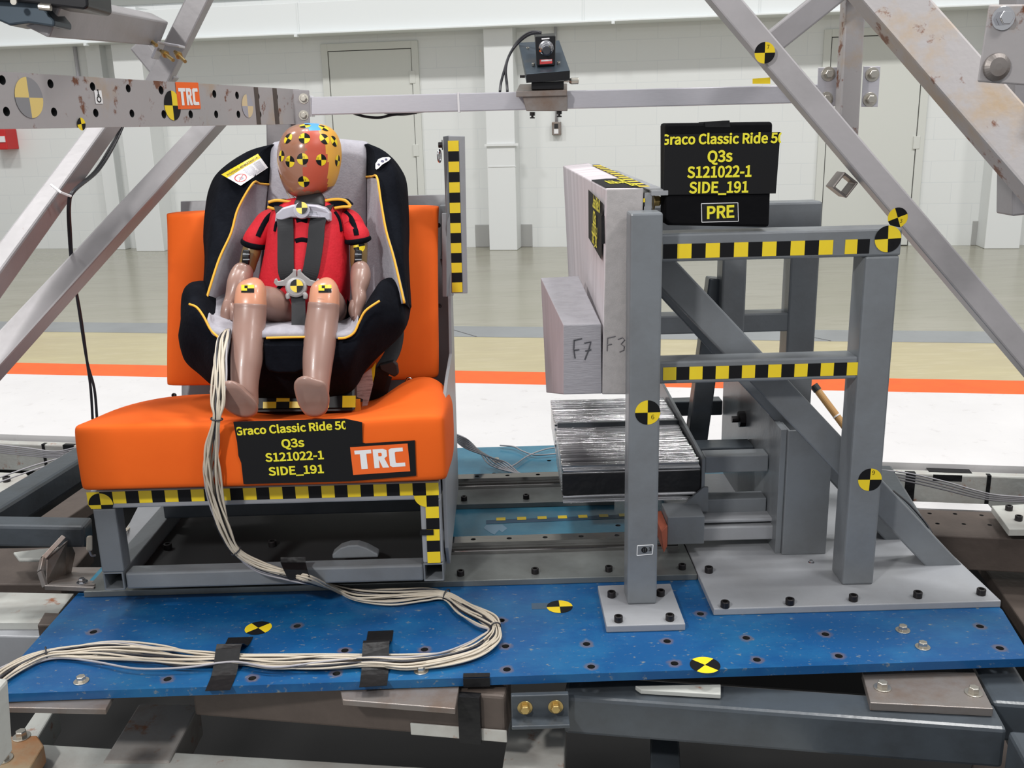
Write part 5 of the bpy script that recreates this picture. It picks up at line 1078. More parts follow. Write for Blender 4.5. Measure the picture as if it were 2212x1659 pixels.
# ---- black sign box on the top rail
sb = thing('sign_box', 'black foam sign box with yellow test name standing on the top rail', 'sign', P(1550, 488, Y=2.02))
YS = 1.99; q = MB()
q.hexa([P(1438, 487, Y=YS), P(1662, 491, Y=YS), P(1664, 491, Y=YS)+V((0, .07, 0)), P(1438, 487, Y=YS)+V((0, .07, 0)), P(1438, 266, Y=YS), P(1670, 263, Y=YS), P(1670, 263, Y=YS)+V((0, .07, 0)), P(1438, 266, Y=YS)+V((0, .07, 0))])
q.build('box_body', 'box', sb, bevel=.006)
q = MB(); q.prism([P(x, y, Y=YS-.001) for x, y in ((1522, 264), (1576, 260), (1578, 275), (1524, 275))], (0, .06, 0)); q.build('tape_tab', 'tape', sb)
q = MB(); q.prism([P(x, y, Y=YS-.004) for x, y in ((1436, 291), (1686, 285), (1676, 418), (1433, 421))], (0, .003, 0), 0)
ymm = YS-.0045
w_ = (P(1687, 300, Y=ymm)-P(1435, 308, Y=ymm)).length
line(q, 'Graco Classic Ride 50', 1435, 1687, 312, 308, .0185, yy=ymm, w=w_*1.06, clip=(-w_/2, w_/2)); line(q, 'Q3s', 1528, 1582, 350, 348, .021, yy=ymm); line(q, 'S121022-1', 1484, 1623, 384, 381, .021, yy=ymm); line(q, 'SIDE_191', 1488, 1616, 417, 415, .021, yy=ymm)
q.build('name_card', ['card', 'text'], sb, fix=False)
q = MB(); c4 = [P(1515, 440, Y=YS-.001), P(1594, 438, Y=YS-.001), P(1595, 478, Y=YS-.001), P(1516, 480, Y=YS-.001)]
q.add([c4[3], c4[2], c4[1], c4[0]], [(0, 1, 2, 3)], 0)
for i in range(4): q.tube([c4[i], c4[(i+1) % 4]], .0008, 5, 2)
line(q, 'PRE', 1527, 1586, 472, 469, .0235, yy=YS-.0012)
for a_, b_ in (((1544, 440), (1547, 478)), ((1570, 440), (1563, 478)), ((1516, 461), (1594, 459))): q.tube([P(*a_, Y=YS-.0006), P(*b_, Y=YS-.0006)], .0004, 4, 2)
q.build('name_label', ['tape', 'text', 'tag'], sb, fix=False)
# ================================================================ HONEYCOMB BLOCK AND ITS MOUNT
hm = bpy.data.materials.new('crinkled_aluminium_foil'); hm.use_nodes = True; nt = hm.node_tree; b = nt.nodes['Principled BSDF']
b.inputs['Base Color'].default_value = (.62, .61, .63, 1); b.inputs['Metallic'].default_value = 1; b.inputs['Roughness'].default_value = .17
tc = nt.nodes.new('ShaderNodeTexCoord'); mp = nt.nodes.new('ShaderNodeMapping'); mp.inputs['Scale'].default_value = (1.2, 260, 260); nt.links.new(tc.outputs['Object'], mp.inputs[0])
no = nt.nodes.new('ShaderNodeTexNoise'); no.inputs['Scale'].default_value = 1; no.inputs['Detail'].default_value = 4; nt.links.new(mp.outputs[0], no.inputs[0])
b2 = nt.nodes.new('ShaderNodeBump'); b2.inputs['Strength'].default_value = 1; b2.inputs['Distance'].default_value = .003; nt.links.new(no.outputs[0], b2.inputs['Height']); nt.links.new(b2.outputs[0], b.inputs['Normal'])
mr_ = nt.nodes.new('ShaderNodeMapRange'); mr_.inputs[1].default_value = .38; mr_.inputs[2].default_value = .62; nt.links.new(no.outputs[0], mr_.inputs[0])
mx = nt.nodes.new('ShaderNodeMix'); mx.data_type = 'RGBA'; mx.inputs['A'].default_value = (.30, .30, .31, 1); mx.inputs['B'].default_value = (.88, .87, .88, 1); nt.links.new(mr_.outputs[0], mx.inputs['Factor']); nt.links.new(mx.outputs['Result'], b.inputs['Base Color'])
M['foil'] = hm
hc = thing('aluminium_honeycomb', 'shiny crinkled aluminium honeycomb block wrapped with black tape behind the front post', 'honeycomb block', (.3, 2.4, .13))
x0, x1 = .137, .478
def fold(name, ya, yb, za, zb, nz=10, zt_b=None):
    """foil pleats: zigzag cross-section extruded along x"""
    random.seed(5+int(ya*100)); top = []; n = 34
    for i in range(n+1): top.append((ya+(yb-ya)*i/n, zb+(zt_b or 0)*i/n+(.0022 if i % 2 else -.0015)*random.uniform(.5, 1)))
    sec = [(ya, za)]+[(ya+(.002 if k % 2 else -.002), za+(zb-za)*k/14) for k in range(1, 14)]+top+[(yb, za)]
    q = MB(); q.prism([(x0+random.uniform(-.003, .003), y, z) for y, z in sec], (x1-x0, 0, 0)); return q.build(name, 'foil', hc)
fold('front_block', 2.25, 2.555, .127, .228); fold('rear_block', 2.562, 2.80, .15, .236)
q = MB(); q.box(x0-.001, x1+.002, 2.2455, 2.251, .150, .205); q.build('black_tape', 'tape', hc, bevel=.001)
q = MB(); q.box(x0+.006, x1+.006, 2.5545, 2.5635, .15, .240); q.build('divider_strip', 'paint_dark', hc)
mt = thing('honeycomb_mount', 'dark grey mounting frame holding the aluminium block against the column', 'bracket', (.6, 2.3, TP))
def mbx(name, m, *a, bevel=.003): q = MB(); q.box(*a); return q.build(name, m, mt, bevel=bevel)
q = MB(); q.hexa([(.482, 2.24, .13), (.490, 2.24, .13), (.490, 2.92, .13), (.482, 2.92, .13), (.482, 2.24, .238), (.490, 2.24, .238), (.490, 2.92, .268), (.482, 2.92, .268)]); q.build('face_plate', 'paint', mt, bevel=.001)
mbx('arm_tube', 'paint', .49, .648, 2.245, 2.295, .198, .242); mbx('arm_tube', 'paint_dark', .49, .648, 2.75, 2.80, .19, .235)
mbx('arm_tube', 'paint', .47, .648, 2.245, 2.295, .085, .128)
mbx('lower_tube', 'paint_light', .47, .66, 2.20, 2.25, .083, .092); mbx('lower_tube', 'paint_light', .47, .66, 2.19, 2.25, .040, .076)
mbx('slide_box', 'paint', .385, .475, 2.16, 2.25, .047, .120, bevel=.002)
q = MB(); q.prism([P(1480, 1088, Y=2.235), P(1520, 1053, Y=2.235), P(1530, 1053, Y=2.235), P(1530, 1105, Y=2.235), P(1450, 1103, Y=2.235)], (0, .008, 0)); q.build('gusset', 'paint', mt)
q = MB(); q.hexa([(.372, 2.13, .04), (.384, 2.155, .045), (.384, 2.25, .045), (.372, 2.25, .04), (.365, 2.13, .095), (.384, 2.155, .10), (.384, 2.25, .10), (.365, 2.25, .095)]); q.build('bumper_pad', 'red_rubber', mt, bevel=.001)
q = MB(); q.hexa([(.650, 2.16, TP), (.664, 2.16, TP), (.664, 2.76, TP), (.650, 2.76, TP), (.650, 2.16, .335), (.664, 2.16, .335), (.664, 2.76, .352), (.650, 2.76, .352)]); q.build('back_plate', 'paint', mt, bevel=.001)
q = MB(); c = P(1612, 905, Y=2.50); q.lathe((.650, c.y, c.z), (-1, 0, 0), [(.022, 0), (.022, .016), (.009, .018), (.009, .035)], 10); q.build('knob', 'bolt', mt)
q = MB(); q.bar((.49, 2.42, .2), (.65, 2.42, .2), .07, .03); q.build('centre_arm', 'paint_dark', mt, bevel=.004)
cl_ = thing('support_column', 'grey square steel column welded to the ground plate behind the slanted brace', 'column', (.71, 2.2, TP))
q = MB(); q.bar((.718, 2.205, TP), (.718, 2.205, .335), .107, .11, (0, 1, 0), hollow=.006); q.build('column', 'paint', cl_, bevel=.002)
# cardboard tube leaning behind
ct = thing('cardboard_tube', 'tan cardboard tube with black end cap and cable ties leaning behind the fixture', 'tube', P(1830, 930, Z=-.21))
pa, pb = P(1762, 838, Y=3.3), P(1762, 838, Y=3.3)+(P(1842, 945, Y=3.2)-P(1762, 838, Y=3.3))*1.9
q = MB(); q.cyl(pa, pb, .013, 16); q.build('tube', 'cardboard', ct, smooth=False)
d_ = (pa-pb).normalized(); q = MB(); q.cyl(pa-d_*.012, pa+d_*.012, .015, 16); q.build('end_cap', 'rubber', ct); c = pa.lerp(pb, .5); q = MB(); q.cyl(c-d_*.01, c+d_*.01, .0138, 16); q.build('tape_band', 'paint', ct)
for f in (.3, .75): c = pa.lerp(pb, f); q = MB(); q.cyl(c-d_*.0025, c+d_*.0025, .0142, 16); q.build('cable_tie', 'tag', ct)
# ================================================================ OVERHEAD FRAME
def fbar(parent, name, p0, p1, w, d, m='frame', up_=(0, 1, 0), bevel=.005, hollow=0, e0=0, e1=0): p0, p1 = p0+(p0-p1)*e0, p1+(p1-p0)*e1; q = MB(); q.bar(p0, p1, w, d, up_, hollow=hollow); return q.build(name, m, parent, bevel=bevel)
# camera cross bar
YC = 3.0
cb = thing('camera_cross_bar', 'long brushed aluminium bar crossing above the car seat', 'bar', P(660, 228, Y=YC))
a = P(655, 230, Y=YC); c = P(1780, 205, Y=YC); c.z = a.z
fbar(cb, 'bar', a, c, .052, .05, 'alu', (0, 1, 0), .003)
q = MB(); x_ = P(991, 215, Y=YC).x; q.box(x_-.003, x_+.003, YC-.028, YC+.028, a.z-.029, a.z+.029); q.build('cable_tie', 'tag', cb)
q = MB(); x_ = P(672, 215, Y=YC).x; q.box(x_-.003, x_+.003, YC-.028, YC+.028, a.z-.03, a.z+.03); q.build('cable_tie', 'tag', cb)
q = MB(); q.prism([P(x, y, Y=YC) for x, y in ((1626, 170), (1664, 167), (1664, 181), (1626, 181))], (0, .003, 0)); q.build('sticker_label', 'yellow', cb)
# rusty beam at left
lb = thing('rusty_beam', 'long rust-stained grey beam with holes, targets and an orange emblem at upper left', 'beam', P(300, 260, Y=2.2))
A0 = P(-60, 271, Y=1.70); A1 = P(652, 268, Y=3.0); hT = P(652, 193, Y=3.0).z-A1.z
A0 = V((-.93, 1.68, A1.z)); hh = hT
dB = (A1-A0).normalized(); A0 = A1-dB*2.2
nB = dB.cross(V((0, 0, 1))).normalized()        # faces the camera side
if nB.y > 0: nB = -nB
cB0 = A0+V((0, 0, hh/2))-nB*.025; cB1 = A1+V((0, 0, hh/2))-nB*.025
q = MB(); q.bar(cB0, cB1, .05, hh); beamo = q.build('beam_body', 'rusty_frame')
def onb(px, py):                                # picture point on the visible face
    r = ray(px, py); t_ = (A1-CAM).dot(nB)/r.dot(nB); return CAM+r*t_
hol = [(5, 173), (14, 241), (109, 181), (117, 242), (200, 187), (207, 244), (277, 191), (285, 245), (348, 195), (354, 247), (412, 247), (463, 203), (467, 247), (512, 206), (515, 247), (557, 208), (561, 247), (597, 209), (600, 248), (413, 200)]
drill(beamo, [(onb(x, y), nB, .0085 if x < 300 else .0095, .02) for x, y in hol]); setp(beamo, lb)
upz = V((0, 0, 1))
for px, py, r_, fi in ((372, 228, .0335, 0), (62, 211, .037, 1), (534, 229, .030, 1)):
    q = MB(); disc_target(q, onb(px, py), nB, upz, r_, first=fi, lift=.0012); mm_ = ['yellow', 'black'] if px == 372 else [mat('sun_faded_yellow', (.70, .53, .18) if px < 100 else (.62, .50, .30), .5), mat('sun_faded_black', (.23, .23, .24) if px < 100 else (.34, .34, .38), .5)]
    q.build('target_sticker', mm_, lb, fix=False)
o_ = onb(174, 272); q = MB(); disc_target(q, onb(174, 268), nB, upz, .0125, first=0, lift=.0022, rot=.1); q.build('target_sticker', ['yellow', 'black'], lb, fix=False)
bl_ = onb(384, 236); br_ = onb(433, 235); ex = (br_-bl_).normalized(); w_ = (br_-bl_).length; h_ = (onb(384, 177)-bl_).length*.97
if ex.dot(dB) < 0: ex = -ex
q = MB(); q.add([bl_+nB*.0012, bl_+ex*w_+nB*.0012, bl_+ex*w_+upz*h_+nB*.0012, bl_+upz*h_+nB*.0012], [(0, 1, 2, 3)], 0); trc_logo(q, bl_+ex*w_*.08+upz*h_*.14, ex, upz, w_*.86, h_*.64, lift=.002); q.build('logo_sticker', ['logo_orange', 'white'], lb, fix=False)
q = MB(); a_ = onb(206, 224); sx, sz = (onb(218, 222)-onb(206, 222)).length*1.3, (onb(206, 197)-onb(206, 225)).length
q.add([a_+nB*.0012, a_+ex*sx+nB*.0012, a_+ex*sx+upz*sz+nB*.0012, a_+upz*sz+nB*.0012], [(0, 1, 2, 3)], 0)
cc_ = a_+ex*sx*.5+upz*sz*.33; q.tube([cc_+ex*(.006*math.cos(t_))+upz*(.0055*math.sin(t_))+nB*.001 for t_ in [2*PI*i/14 for i in range(14)]], .0014, 5, 1, closed=True); put_text(q, '1', .016, a_+ex*sx*.5+upz*sz*.62+nB*.0012, ex, upz, 1)
q.build('number_label', ['white', 'black'], lb, fix=False)
for px, w_ in ((556, 9), (596, 9)):
    a_ = onb(px-w_/2, 230); b_ = onb(px+w_/2, 230); q = MB(); z0, z1 = A1.z+.001, A1.z+hh-.001
    q.add([V((a_.x, a_.y, z0))+nB*.0006, V((b_.x, b_.y, z0))+nB*.0006, V((b_.x, b_.y, z1))+nB*.0006, V((a_.x, a_.y, z1))+nB*.0006], [(0, 1, 2, 3)]); q.build('rust_band', 'brown_steel', lb, fix=False)
q = MB(); q.hexa([P(628, 272, Y=2.96), P(670, 270, Y=2.96), P(670, 270, Y=2.975), P(628, 272, Y=2.975), P(626, 193, Y=2.96), P(668, 195, Y=2.96), P(668, 195, Y=2.975), P(626, 193, Y=2.975)]); q.build('end_plate', 'frame', lb, bevel=.002)
for y in (213, 249): bolt(lb, P(656, y, Y=2.96), (0, -1, 0), 'hex', 'zinc', .9)
# left braces
lf_ = thing('left_frame_braces', 'two long silver-grey slanted struts under the rusty beam at left', 'frame', P(0, 620, Y=2.3))
M['frame2'] = M['frame']
fbar(lf_, 'strut', P(280, 200, Y=2.62), P(-45, 645, Y=1.9), .042, .055, e1=.5)
fbar(lf_, 'strut', P(505, 215, Y=3.05), P(-40, 812, Y=1.95), .052, .06, e1=.35)
fbar(lf_, 'strut', P(325, 215, Y=3.0), P(460, -60, Y=3.0), .06, .05, e1=.8)
fbar(lf_, 'strut', P(300, 95, Y=3.02), P(370, 180, Y=3.02), .05, .05)
fbar(lf_, 'post', P(607, 250, Y=3.08), P(612, 520, Y=3.08), .08, .06)
q = MB(); q.bar(P(50, 394, Y=2.1)+V((0, 0, 0)), P(160, 424, Y=2.12), .006, .003); 
q = MB(); q.tube([P(110, 399, Y=2.15), P(132, 416, Y=2.13), P(153, 424, Y=2.15)], .003, 6); q.build('cable_tie', 'tag', lf_)
ub = thing('upper_left_tube', 'white-topped grey tube with small target running up to the top left corner', 'tube', P(200, 40, Y=2.4))
fbar(ub, 'tube', P(90, 28, Y=2.0), P(334, 64, Y=2.95), .075, .055, 'frame')
sticker(ub, P(244, 48, Y=2.53), (0, -1, 0), (0, 0, 1), .011, first=1)
q = MB(); q.bar(P(334, 127, Y=2.88), P(349, 93, Y=2.88), .007, .05, (0, 1, 0)); q.bar(P(346, 93, Y=2.88), P(394, 101, Y=2.88), .007, .05, (0, 1, 0)); q.build('clamp_bracket', 'alu', ub, bevel=.002)
for a_, b_ in (((348, 110), (374, 130)), ((378, 112), (400, 133)), ((313, 78), (338, 98))): q = MB(); q.cyl(P(*a_, Y=2.88), P(*b_, Y=2.82), .005, 10); h = P(*a_, Y=2.88).lerp(P(*b_, Y=2.82), .35); dd = (P(*b_, Y=2.82)-P(*a_, Y=2.88)).normalized(); q.cyl(h-dd*.006, h+dd*.006, .0105, 6); q.build('threaded_bolt', 'brass', ub)
uc = thing('corner_camera', 'black camera housing cut off by the top left corner', 'camera', P(60, 10, Y=1.9))
q = MB(); q.prism([P(x, y, Y=1.95) for x, y in ((-60, -60), (185, -60), (190, 14), (182, 21), (60, 6), (-60, -2))], (0, .12, 0)); q.build('housing', 'cam_body', uc, bevel=.004)
q = MB(); q.prism([P(x, y, Y=1.97) for x, y in ((-60, -10), (85, 5), (118, 45), (117, 58), (60, 50), (20, 55), (-60, 20))], (0, .08, 0)); q.build('mount', 'cam_plate', uc, bevel=.004)
q = MB(); q.lathe(P(31, 4, Y=1.94), (0, -1, 0), [(.006, 0), (.006, .004)], 12); q.build('screw', 'zinc', uc)
q = MB(); q.cyl(P(85, 15, Y=1.95), P(110, 17, Y=1.95), .006, 10); q.build('knob', 'zinc', uc)
# cables along the left strut
bc_ = thing('black_cables', 'two black cables tied to the left strut and hanging down to the bench', 'cable', P(200, 890, Y=2.45))
for dx in (0, 6):
    q = MB(); q.tube(catm([P(270, 262, Y=2.56), P(240+dx, 315, Y=2.5), P(205+dx, 370, Y=2.4), P(158+dx*.6, 412, Y=2.2), P(148+dx*.4, 440, Y=2.2), P(149+dx*.5, 500, Y=2.25), P(156+dx*.3, 580, Y=2.3), P(174-dx*.3, 680, Y=2.35), P(188, 780, Y=2.4), P(196+dx*1.3, 840, Y=2.42), P(200+dx*1.6, 905, Y=2.45)], 6), .0034, 8); q.build('cable', 'blackcable', bc_, smooth=True)
hang = thing('hanging_cable', 'black cable loop sagging just under the aluminium cross bar', 'cable', P(820, 250, Y=3.0))
q = MB(); q.tube(catm([P(764, 245, Y=3.03), P(790, 252, Y=3.02), P(820, 254, Y=3.02), P(850, 248, Y=3.02), P(920, 240, Y=3.03)]), .004, 8); q.tube(catm([P(830, 243, Y=3.03), P(865, 247, Y=3.03), P(900, 243, Y=3.03)]), .0045, 8); q.build('cable', 'blackcable', hang, smooth=True)
# right frame
rf = thing('right_frame', 'silver-grey welded truss of slanted tubes crossing the right side', 'frame', P(1700, 130, Y=2.75))
fbar(rf, 'main_strut', P(1512, -60, Y=2.75), P(2330, 905, Y=2.35), .063, .055, e0=.3, e1=.3)
fbar(rf, 'strut', P(1638, 116, Y=2.80), P(1860, -62, Y=2.80), .062, .05, e1=1.2)
fbar(rf, 'post', P(1846, -60, Y=2.9), P(1827, 295, Y=2.9), .058, .05, 'rusty_frame', e0=.8)
fbar(rf, 'wide_strut', P(1850, -80, Y=2.25), P(2330, 470, Y=1.95), .105, .07, 'rusty_frame', bevel=.006, e0=.5, e1=.9)
fbar(rf, 'outer_post', P(2215, -60, Y=2.3), P(2205, 460, Y=2.3), .08, .08, 'frame', e0=.6)
c = P(1821, 399, Y=2.62); q = MB(); d_ = V((0, 1, 0)); q.bar(c-d_*.02, c+d_*.04, .05, .05, V((.75, 0, 1)), hollow=.006); q.build('socket_tube', 'steel', rf, bevel=.003)
q = MB(); q.hexa([P(1764, 228, Y=2.94), P(1818, 230, Y=2.94), P(1818, 230, Y=2.95), P(1764, 228, Y=2.95), P(1767, 146, Y=2.94), P(1822, 145, Y=2.94), P(1822, 145, Y=2.95), P(1767, 146, Y=2.95)]); q.build('bolt_plate', 'alu', rf, bevel=.001)
q = MB(); q.hexa([P(1860, 231, Y=2.94), P(1896, 231, Y=2.94), P(1896, 231, Y=2.95), P(1860, 231, Y=2.95), P(1865, 143, Y=2.94), P(1902, 143, Y=2.94), P(1902, 143, Y=2.95), P(1865, 143, Y=2.95)]); q.build('bolt_plate', 'alu', rf, bevel=.001)
for x, y in ((1789, 160), (1784, 214), (1884, 161), (1879, 215)): bolt(rf, P(x, y, Y=2.94), (0, -1, 0), 'hex', 'zinc', 1.25)
sticker(rf, P(1652, 114, Y=2.625), (0, -1, 0), (0, 0, 1), .0268, num=('7', .3, .35), rot=0, first=0)
q = MB(); c = P(1942, 467, Y=2.53)
sticker(rf, P(1939, 470, Y=2.50), (0, -1, 0), (0, 0, 1), .026, num=('3', .35, -.5), rot=.35, first=1)
cp = thing('corner_bolt_plate', 'grey bolted steel plate with two large bolts at the top right corner', 'plate', P(2160, 100, Y=1.8))
q = MB(); q.hexa([P(2111, 177, Y=1.8), P(2300, 190, Y=1.8), P(2300, 190, Y=1.82), P(2111, 177, Y=1.82), P(2136, 10, Y=1.8), P(2320, 8, Y=1.8), P(2320, 8, Y=1.82), P(2136, 10, Y=1.82)]); q.build('plate', 'rusty_frame', cp, bevel=.003)
bolt(cp, P(2166, 40, Y=1.8), (0, -1, 0), 'hex', 'chrome', 1.25); q = MB(); c = P(2151, 145, Y=1.8); q.lathe(c, (0, -1, 0), [(.024, 0), (.024, .006), (.016, .011), (.006, .012)], 28); q.build('dome_bolt', 'steel', cp, smooth=False, bevel=.001)
q = MB(); q.box(P(2200, 20, Y=1.9).x, P(2400, 20, Y=1.9).x, 1.83, 1.95, P(2200, 300, Y=1.9).z-.6, P(2200, 300, Y=1.9).z+.5); 
# ---- camera on the bar
cm = thing('high_speed_camera', 'small black high speed camera on a tilted plate clamped over the aluminium bar', 'camera', P(1180, 200, Y=2.96))
def pts(l, Y0): return [P(x, y, Y=Y0) for x, y in l]
q = MB(); q.hexa(pts([(1137, 240), (1226, 240)], 2.93)+pts([(1226, 240), (1137, 240)], 3.03)+pts([(1128, 208), (1226, 205)], 2.93)+pts([(1226, 205), (1128, 208)], 3.03)); q.build('clamp_lower', 'steel', cm, bevel=.002)
q = MB(); q.hexa(pts([(1115, 210), (1225, 207)], 2.92)+pts([(1225, 200), (1120, 200)], 3.08)+pts([(1115, 197), (1225, 194)], 2.92)+pts([(1225, 180), (1122, 182)], 3.08)); q.build('clamp_upper', 'steel', cm, bevel=.002)
q = MB(); q.hexa(pts([(1148, 194), (1218, 192)], 2.925)+pts([(1218, 190), (1148, 190)], 3.02)+pts([(1148, 178), (1218, 175)], 2.925)+pts([(1218, 172), (1148, 172)], 3.02)); q.build('pivot_block', 'cam_body', cm, bevel=.002)
q = MB(); q.hexa(pts([(1137, 179), (1231, 173)], 2.90)+[P(1208, 96, Y=3.10), P(1121, 100, Y=3.10)]+pts([(1137, 160), (1231, 152)], 2.90)+[P(1208, 87, Y=3.10), P(1120, 92, Y=3.10)]); tilt = q.build('tilt_plate', 'cam_plate', cm, bevel=.001)
q = MB(); q.prism(pts([(1137, 179), (1231, 173), (1231, 153), (1137, 161)], 2.899), (0, .004, 0)); q.build('plate_front', 'cam_body', cm)
q = MB(); q.hexa(pts([(1159, 143), (1199, 142)], 2.93)+[P(1199, 128, Y=3.02), P(1159, 128, Y=3.02)]+pts([(1156, 79), (1200, 77)], 2.93)+[P(1201, 71, Y=3.02), P(1154, 74, Y=3.02)]); body = q.build('camera_body', 'cam_body', cm, bevel=.003)
q = MB(); q.lathe(P(1179.5, 103, Y=2.932), (0, -1, -.28), [(.0215, 0), (.0215, .006), (.017, .008), (.016, .018), (.0135, .019)], 24); ln = q.build('lens_mount', 'chrome', cm, smooth=False, bevel=.0006)
q = MB(); q.lathe(P(1180, 107, Y=2.914), (0, -1, -.28), [(.0125, 0), (.014, .022), (.0115, .024), (.0105, .016)], 24); q.build('lens_barrel', 'glass', cm, smooth=False)
q = MB(); q.prism(pts([(1166, 139), (1193, 137), (1193, 127), (1166, 129)], 2.928), (0, .002, 0)); q.build('red_label', 'redlabel', cm)
q = MB(); q.prism(pts([(1169, 133), (1192, 131.5), (1192, 128), (1169, 129.5)], 2.9275), (0, .001, 0)); q.build('label_strip', 'tag', cm)
q = MB(); q.prism(pts([(1170, 85.5), (1187, 84.5), (1187, 81.5), (1170, 82.5)], 2.928), (0, .002, 0)); q.build('label_strip', 'tag', cm)
q = MB(); q.cyl(P(1218, 175, Y=2.93), P(1236, 175, Y=2.93), .004, 10); q.lathe(P(1234, 175, Y=2.93), (1, 0, 0), [(.006, -.006), (.0095, 0), (.0095, .020), (.008, .021)], 20); q.build('clamp_knob', 'zinc', cm, bevel=.0005)
q = MB(); q.cyl(P(1123, 165, Y=2.93), P(1134, 165, Y=2.93), .004, 10); q.build('pin', 'bolt', cm)
for x, y in ((1150, 252), (1208, 249)):
    q = MB(); q.cyl(P(x, y-10, Y=2.95), P(x, y-2, Y=2.95), .008, 8); q.cyl(P(x, y-3, Y=2.95), P(x, y+3, Y=2.95), .0035, 8); q.cyl(P(x, y+1, Y=2.95), P(x, y+4, Y=2.95), .0075, 12); q.build('clamp_screw', 'bolt', cm)
for x, y, yy in ((1140, 107, 3.06), (1152, 141, 2.945), (1207, 138, 2.945)): bolt(cm, P(x, y, Y=yy), (0, -.5, 1), 'socket', 'zinc', .55, 'screw')
q = MB()
for dx in (0, 4): q.tube(catm([P(1168, 70+dx*.3, Y=3.03), P(1145, 70+dx, Y=3.06), P(1120, 88+dx, Y=3.08), P(1100, 120, Y=3.08), P(1090+dx*.6, 150, Y=3.06), P(1082+dx*3.2, 180, Y=3.05), P(1080+dx*4, 198, Y=3.03)], 6), .0042, 8)
q.build('camera_cable', 'blackcable', cm, smooth=True)
# ================================================================ SENSOR CABLE BUNDLE
cbn = thing('sensor_cable_bundle', 'thick bundle of cream sensor cables running from the dummy down across the blue plate', 'cable bundle', P(640, 1240, Z=.02))
base = [(492, 712, 2.06), (484, 730, 2.02), (476, 770, 1.975), (473, 820, 1.93), (470, 870, 1.905), (468, 905, 1.895), (458, 965, 1.905), (457, 1020, 1.91), (466, 1080, 1.925), (484, 1140, 1.93), (510, 1190, 1.94), (560, 1222, 1.955), (620, 1240, 1.955), (665, 1252, 1.935)]
flo = [(720, 1266), (780, 1280), (850, 1282), (920, 1280), (965, 1284), (1010, 1310), (1055, 1335), (1070, 1355), (1062, 1378), (1025, 1402), (960, 1420), (880, 1428), (800, 1425), (700, 1426), (600, 1426), (510, 1422), (420, 1418), (330, 1408), (230, 1400), (150, 1404), (100, 1410), (50, 1428), (0, 1455), (-60, 1500)]
tight = [.35, .8, .9, .8, .75, .45, .9, 1.1, 1, .9, .5, .6, .55, .6, .9, 1.3, 1.5, 1.2, .55, .9, 1, .55, .9, .9, 1, 1.1, .7, 1.2, 1.3, .6, 1.4, 1.6, 1.5, .9, .55, .8, 1, 1.1]
bp_ = [P(x, y, Y=Y0) for x, y, Y0 in base]+[P(x, y, Z=.016) for x, y in flo]
random.seed(11)
NSt = 20
for s_ in range(NSt):
    ang = 2*PI*s_/NSt+random.uniform(-.2, .2); rad = .0135*math.sqrt(random.uniform(.1, 1)); ph = random.uniform(0, 6); pts_ = []
    wild = 1.5 if s_ % 7 == 3 else 1
    for i, p in enumerate(bp_):
        t_ = (bp_[min(i+1, len(bp_)-1)]-bp_[max(i-1, 0)]).normalized()
        floor_ = i >= len(base); side = t_.cross(V((0, 0, 1)) if floor_ else V((0, 1, 0))).normalized(); oth = V((0, 0, 1)) if floor_ else V((0, 1, 0))
        a_ = ang+.33*i*(1 if s_ % 2 else .4)+ph*.1; k_ = tight[i]*(wild if i > 5 else 1)
        u_ = rad*math.cos(a_)*k_*(1.6 if floor_ else 1.2)+.0032*math.sin(i*1.9+ph*3)*k_; w_ = rad*math.sin(a_)*min(k_, .8)*.75
        q_ = p+side*u_+oth*w_
        if floor_: q_.z = max(.0035, .005+.014*(.5+.5*math.sin(a_)))*(1 if s_ % 3 else 1)
        pts_.append(q_)
    q = MB(); q.tube(catm(pts_, 6), .00235, 6); dark = s_ in (4, 9, 14, 19)
    q.build('cable', 'blackcable' if dark else ('greycable' if s_ in (6, 17) else 'cream'), cbn, smooth=True)
def tie(i, r_=.015, dz=0):
    p = bp_[i]; t_ = (bp_[min(i+1, len(bp_)-1)]-bp_[max(i-1, 0)]).normalized(); a_ = t_.orthogonal().normalized(); b_ = t_.cross(a_)
    q = MB(); q.tube([p+a_*(r_*math.cos(x))+b_*(r_*.8*math.sin(x)) for x in [2*PI*k/16 for k in range(16)]], .0017, 6, closed=True); q.build('zip_tie', 'blackcable', cbn, smooth=True)
for i in (5, 10, 18, 21, 34): tie(i, .012)
# tapes holding the bundle
def tape_strip(label, pts, th=.0008):
    q = MB(); n = len(pts)//2
    A = pts[:n]; B = pts[n:]; q.loft([[a, b_, b_+V((0, 0, th)), a+V((0, 0, th))] for a, b_ in zip(A, B)]); o = q.build('tape_strip', 'tape', smooth=False); tag(o, label, 'tape', 'black tape pieces over the cables')
def floor_tape(label, far, near, bump):   # far/near: left and right picture x,y ; goes over the bundle
    fl0_, fr0 = P(*far[0], Z=.001), P(*far[1], Z=.001); nl, nr_ = P(*near[0], Z=.001), P(*near[1], Z=.001); A = []; B = []
    for k in range(17):
        f = k/16; z = .001+.034*math.exp(-((f-bump)/.17)**2); a = fl0_.lerp(nl, f); c = fr0.lerp(nr_, f); A.append(V((a.x, a.y, z+.002*math.sin(k*2)*math.exp(-((f-bump)/.2)**2)))); B.append(V((c.x, c.y, z)))
    tape_strip(label, A+B)
floor_tape('black tape strip crossing the cable bundle left of centre on the blue plate', ((493, 1378), (547, 1376)), ((443, 1493), (497, 1491)), .45)
floor_tape('black tape strip crossing the cable bundle right of centre on the blue plate', ((795, 1364), (850, 1362)), ((776, 1485), (836, 1481)), .50)
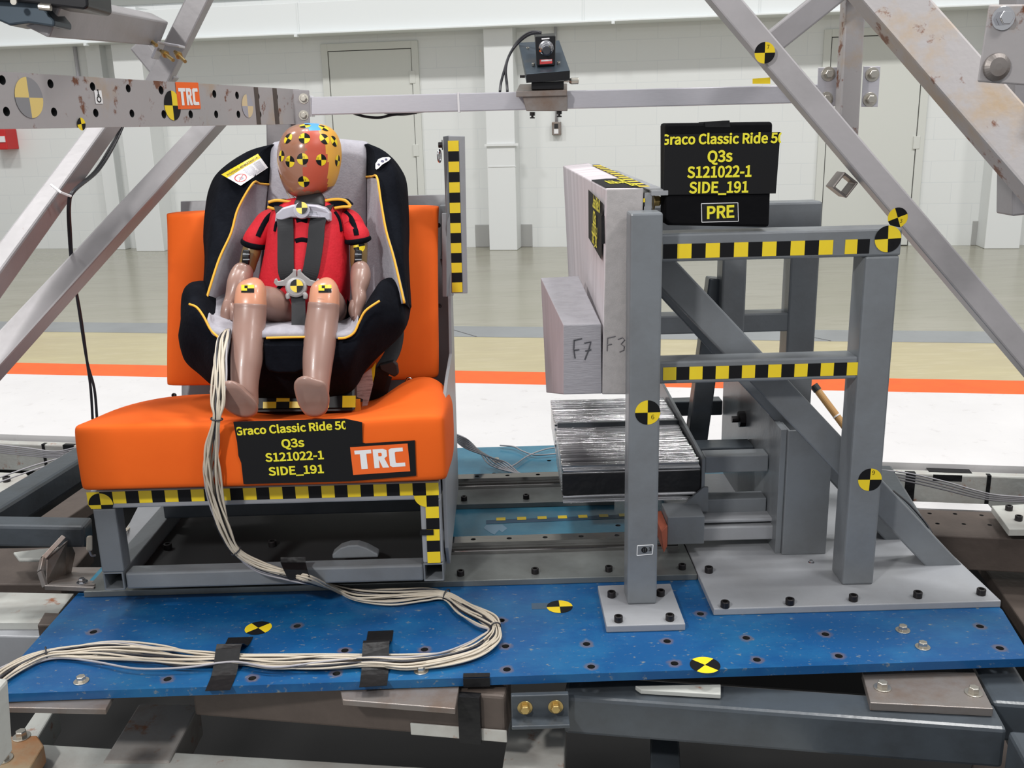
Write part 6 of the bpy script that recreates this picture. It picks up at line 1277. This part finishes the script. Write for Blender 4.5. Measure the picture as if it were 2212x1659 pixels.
pts_l = [P(606, 1204, Y=1.984), P(606, 1215, Y=1.975), P(612, 1230, Y=1.935), P(622, 1250, Y=1.935), P(632, 1258, Y=1.97)]; pts_r = [P(660, 1203, Y=1.984), P(660, 1215, Y=1.975), P(664, 1232, Y=1.93), P(672, 1254, Y=1.93), P(676, 1260, Y=1.97)]
q = MB(); q.loft([[a, b_, b_+V((0, .001, 0)), a+V((0, .001, 0))] for a, b_ in zip(pts_l, pts_r)]); tag(q.build('tape_strip', 'tape'), 'black tape piece fixing the cables to the lower bench rail', 'tape', 'black tape pieces over the cables')
q = MB(); a = P(1001, 1455, Z=.001); b_ = P(1058, 1454, Z=.001); yf = 1.675
q.prism([a, b_, V((b_.x, yf, .001)), V((a.x, yf-.0, .001))], (0, 0, .0008)); q.box(a.x, b_.x, yf-.003, yf-.0015, -.018, .001); tag(q.build('edge_tape', 'tape'), 'square of black tape folded over the front edge of the blue plate', 'tape')
# cables on the blue plate behind
sp = []
for k in range(6):
    sp.append([P(985, 938+k*3, Y=2.75), P(1010, 950+k*4, Y=2.72), P(1035+k*6, 975+k*3, Z=.05), P(1060+k*7, 1005-k*1, Z=.02), P(1120+k*4, 1022+k*2, Z=.01), P(1220, 1030+k*3-(k % 2)*6, Z=.012)])
loose('rear_cables', 'loose grey cables hanging from the bench side onto the back of the blue plate', sp)
loose('rear_cables', 'single grey cable looping on the blue plate before the honeycomb block', [[P(1220, 978, Z=.01), P(1160, 983, Z=.01), P(1130, 975, Z=.01), P(1110, 965, Z=.012), P(1080, 962, Z=.01)], [P(1215, 966, Z=.01), P(1180, 970, Z=.01), P(1140, 985, Z=.01), P(1110, 1005, Z=.01), P(1085, 1012, Z=.01)]])
lw = [[P(225, 1170, Z=.02), P(262, 1155, Y=2.3), P(290, 1120, Y=2.5), P(318, 1095, Y=2.6)], [P(235, 1176, Z=.02), P(268, 1152, Y=2.3), P(296, 1122, Y=2.5), P(324, 1097, Y=2.6)]]
loose('side_cables', 'cream cables running back under the bench seat at left', lw, 'cream')
# long grey steel strip under the left of the bench
stp = thing('left_side_plate', 'broad light grey steel bar running back under the bench beside the left leg', 'bar', P(290, 1180, Z=.04))
q = MB(); q.prism([P(x, y, Z=.045) for x, y in ((238, 1210), (305, 1080), (370, 1080), (265, 1210))], (0, 0, -.02)); q.build('bar', 'paint_light', stp, bevel=.002)
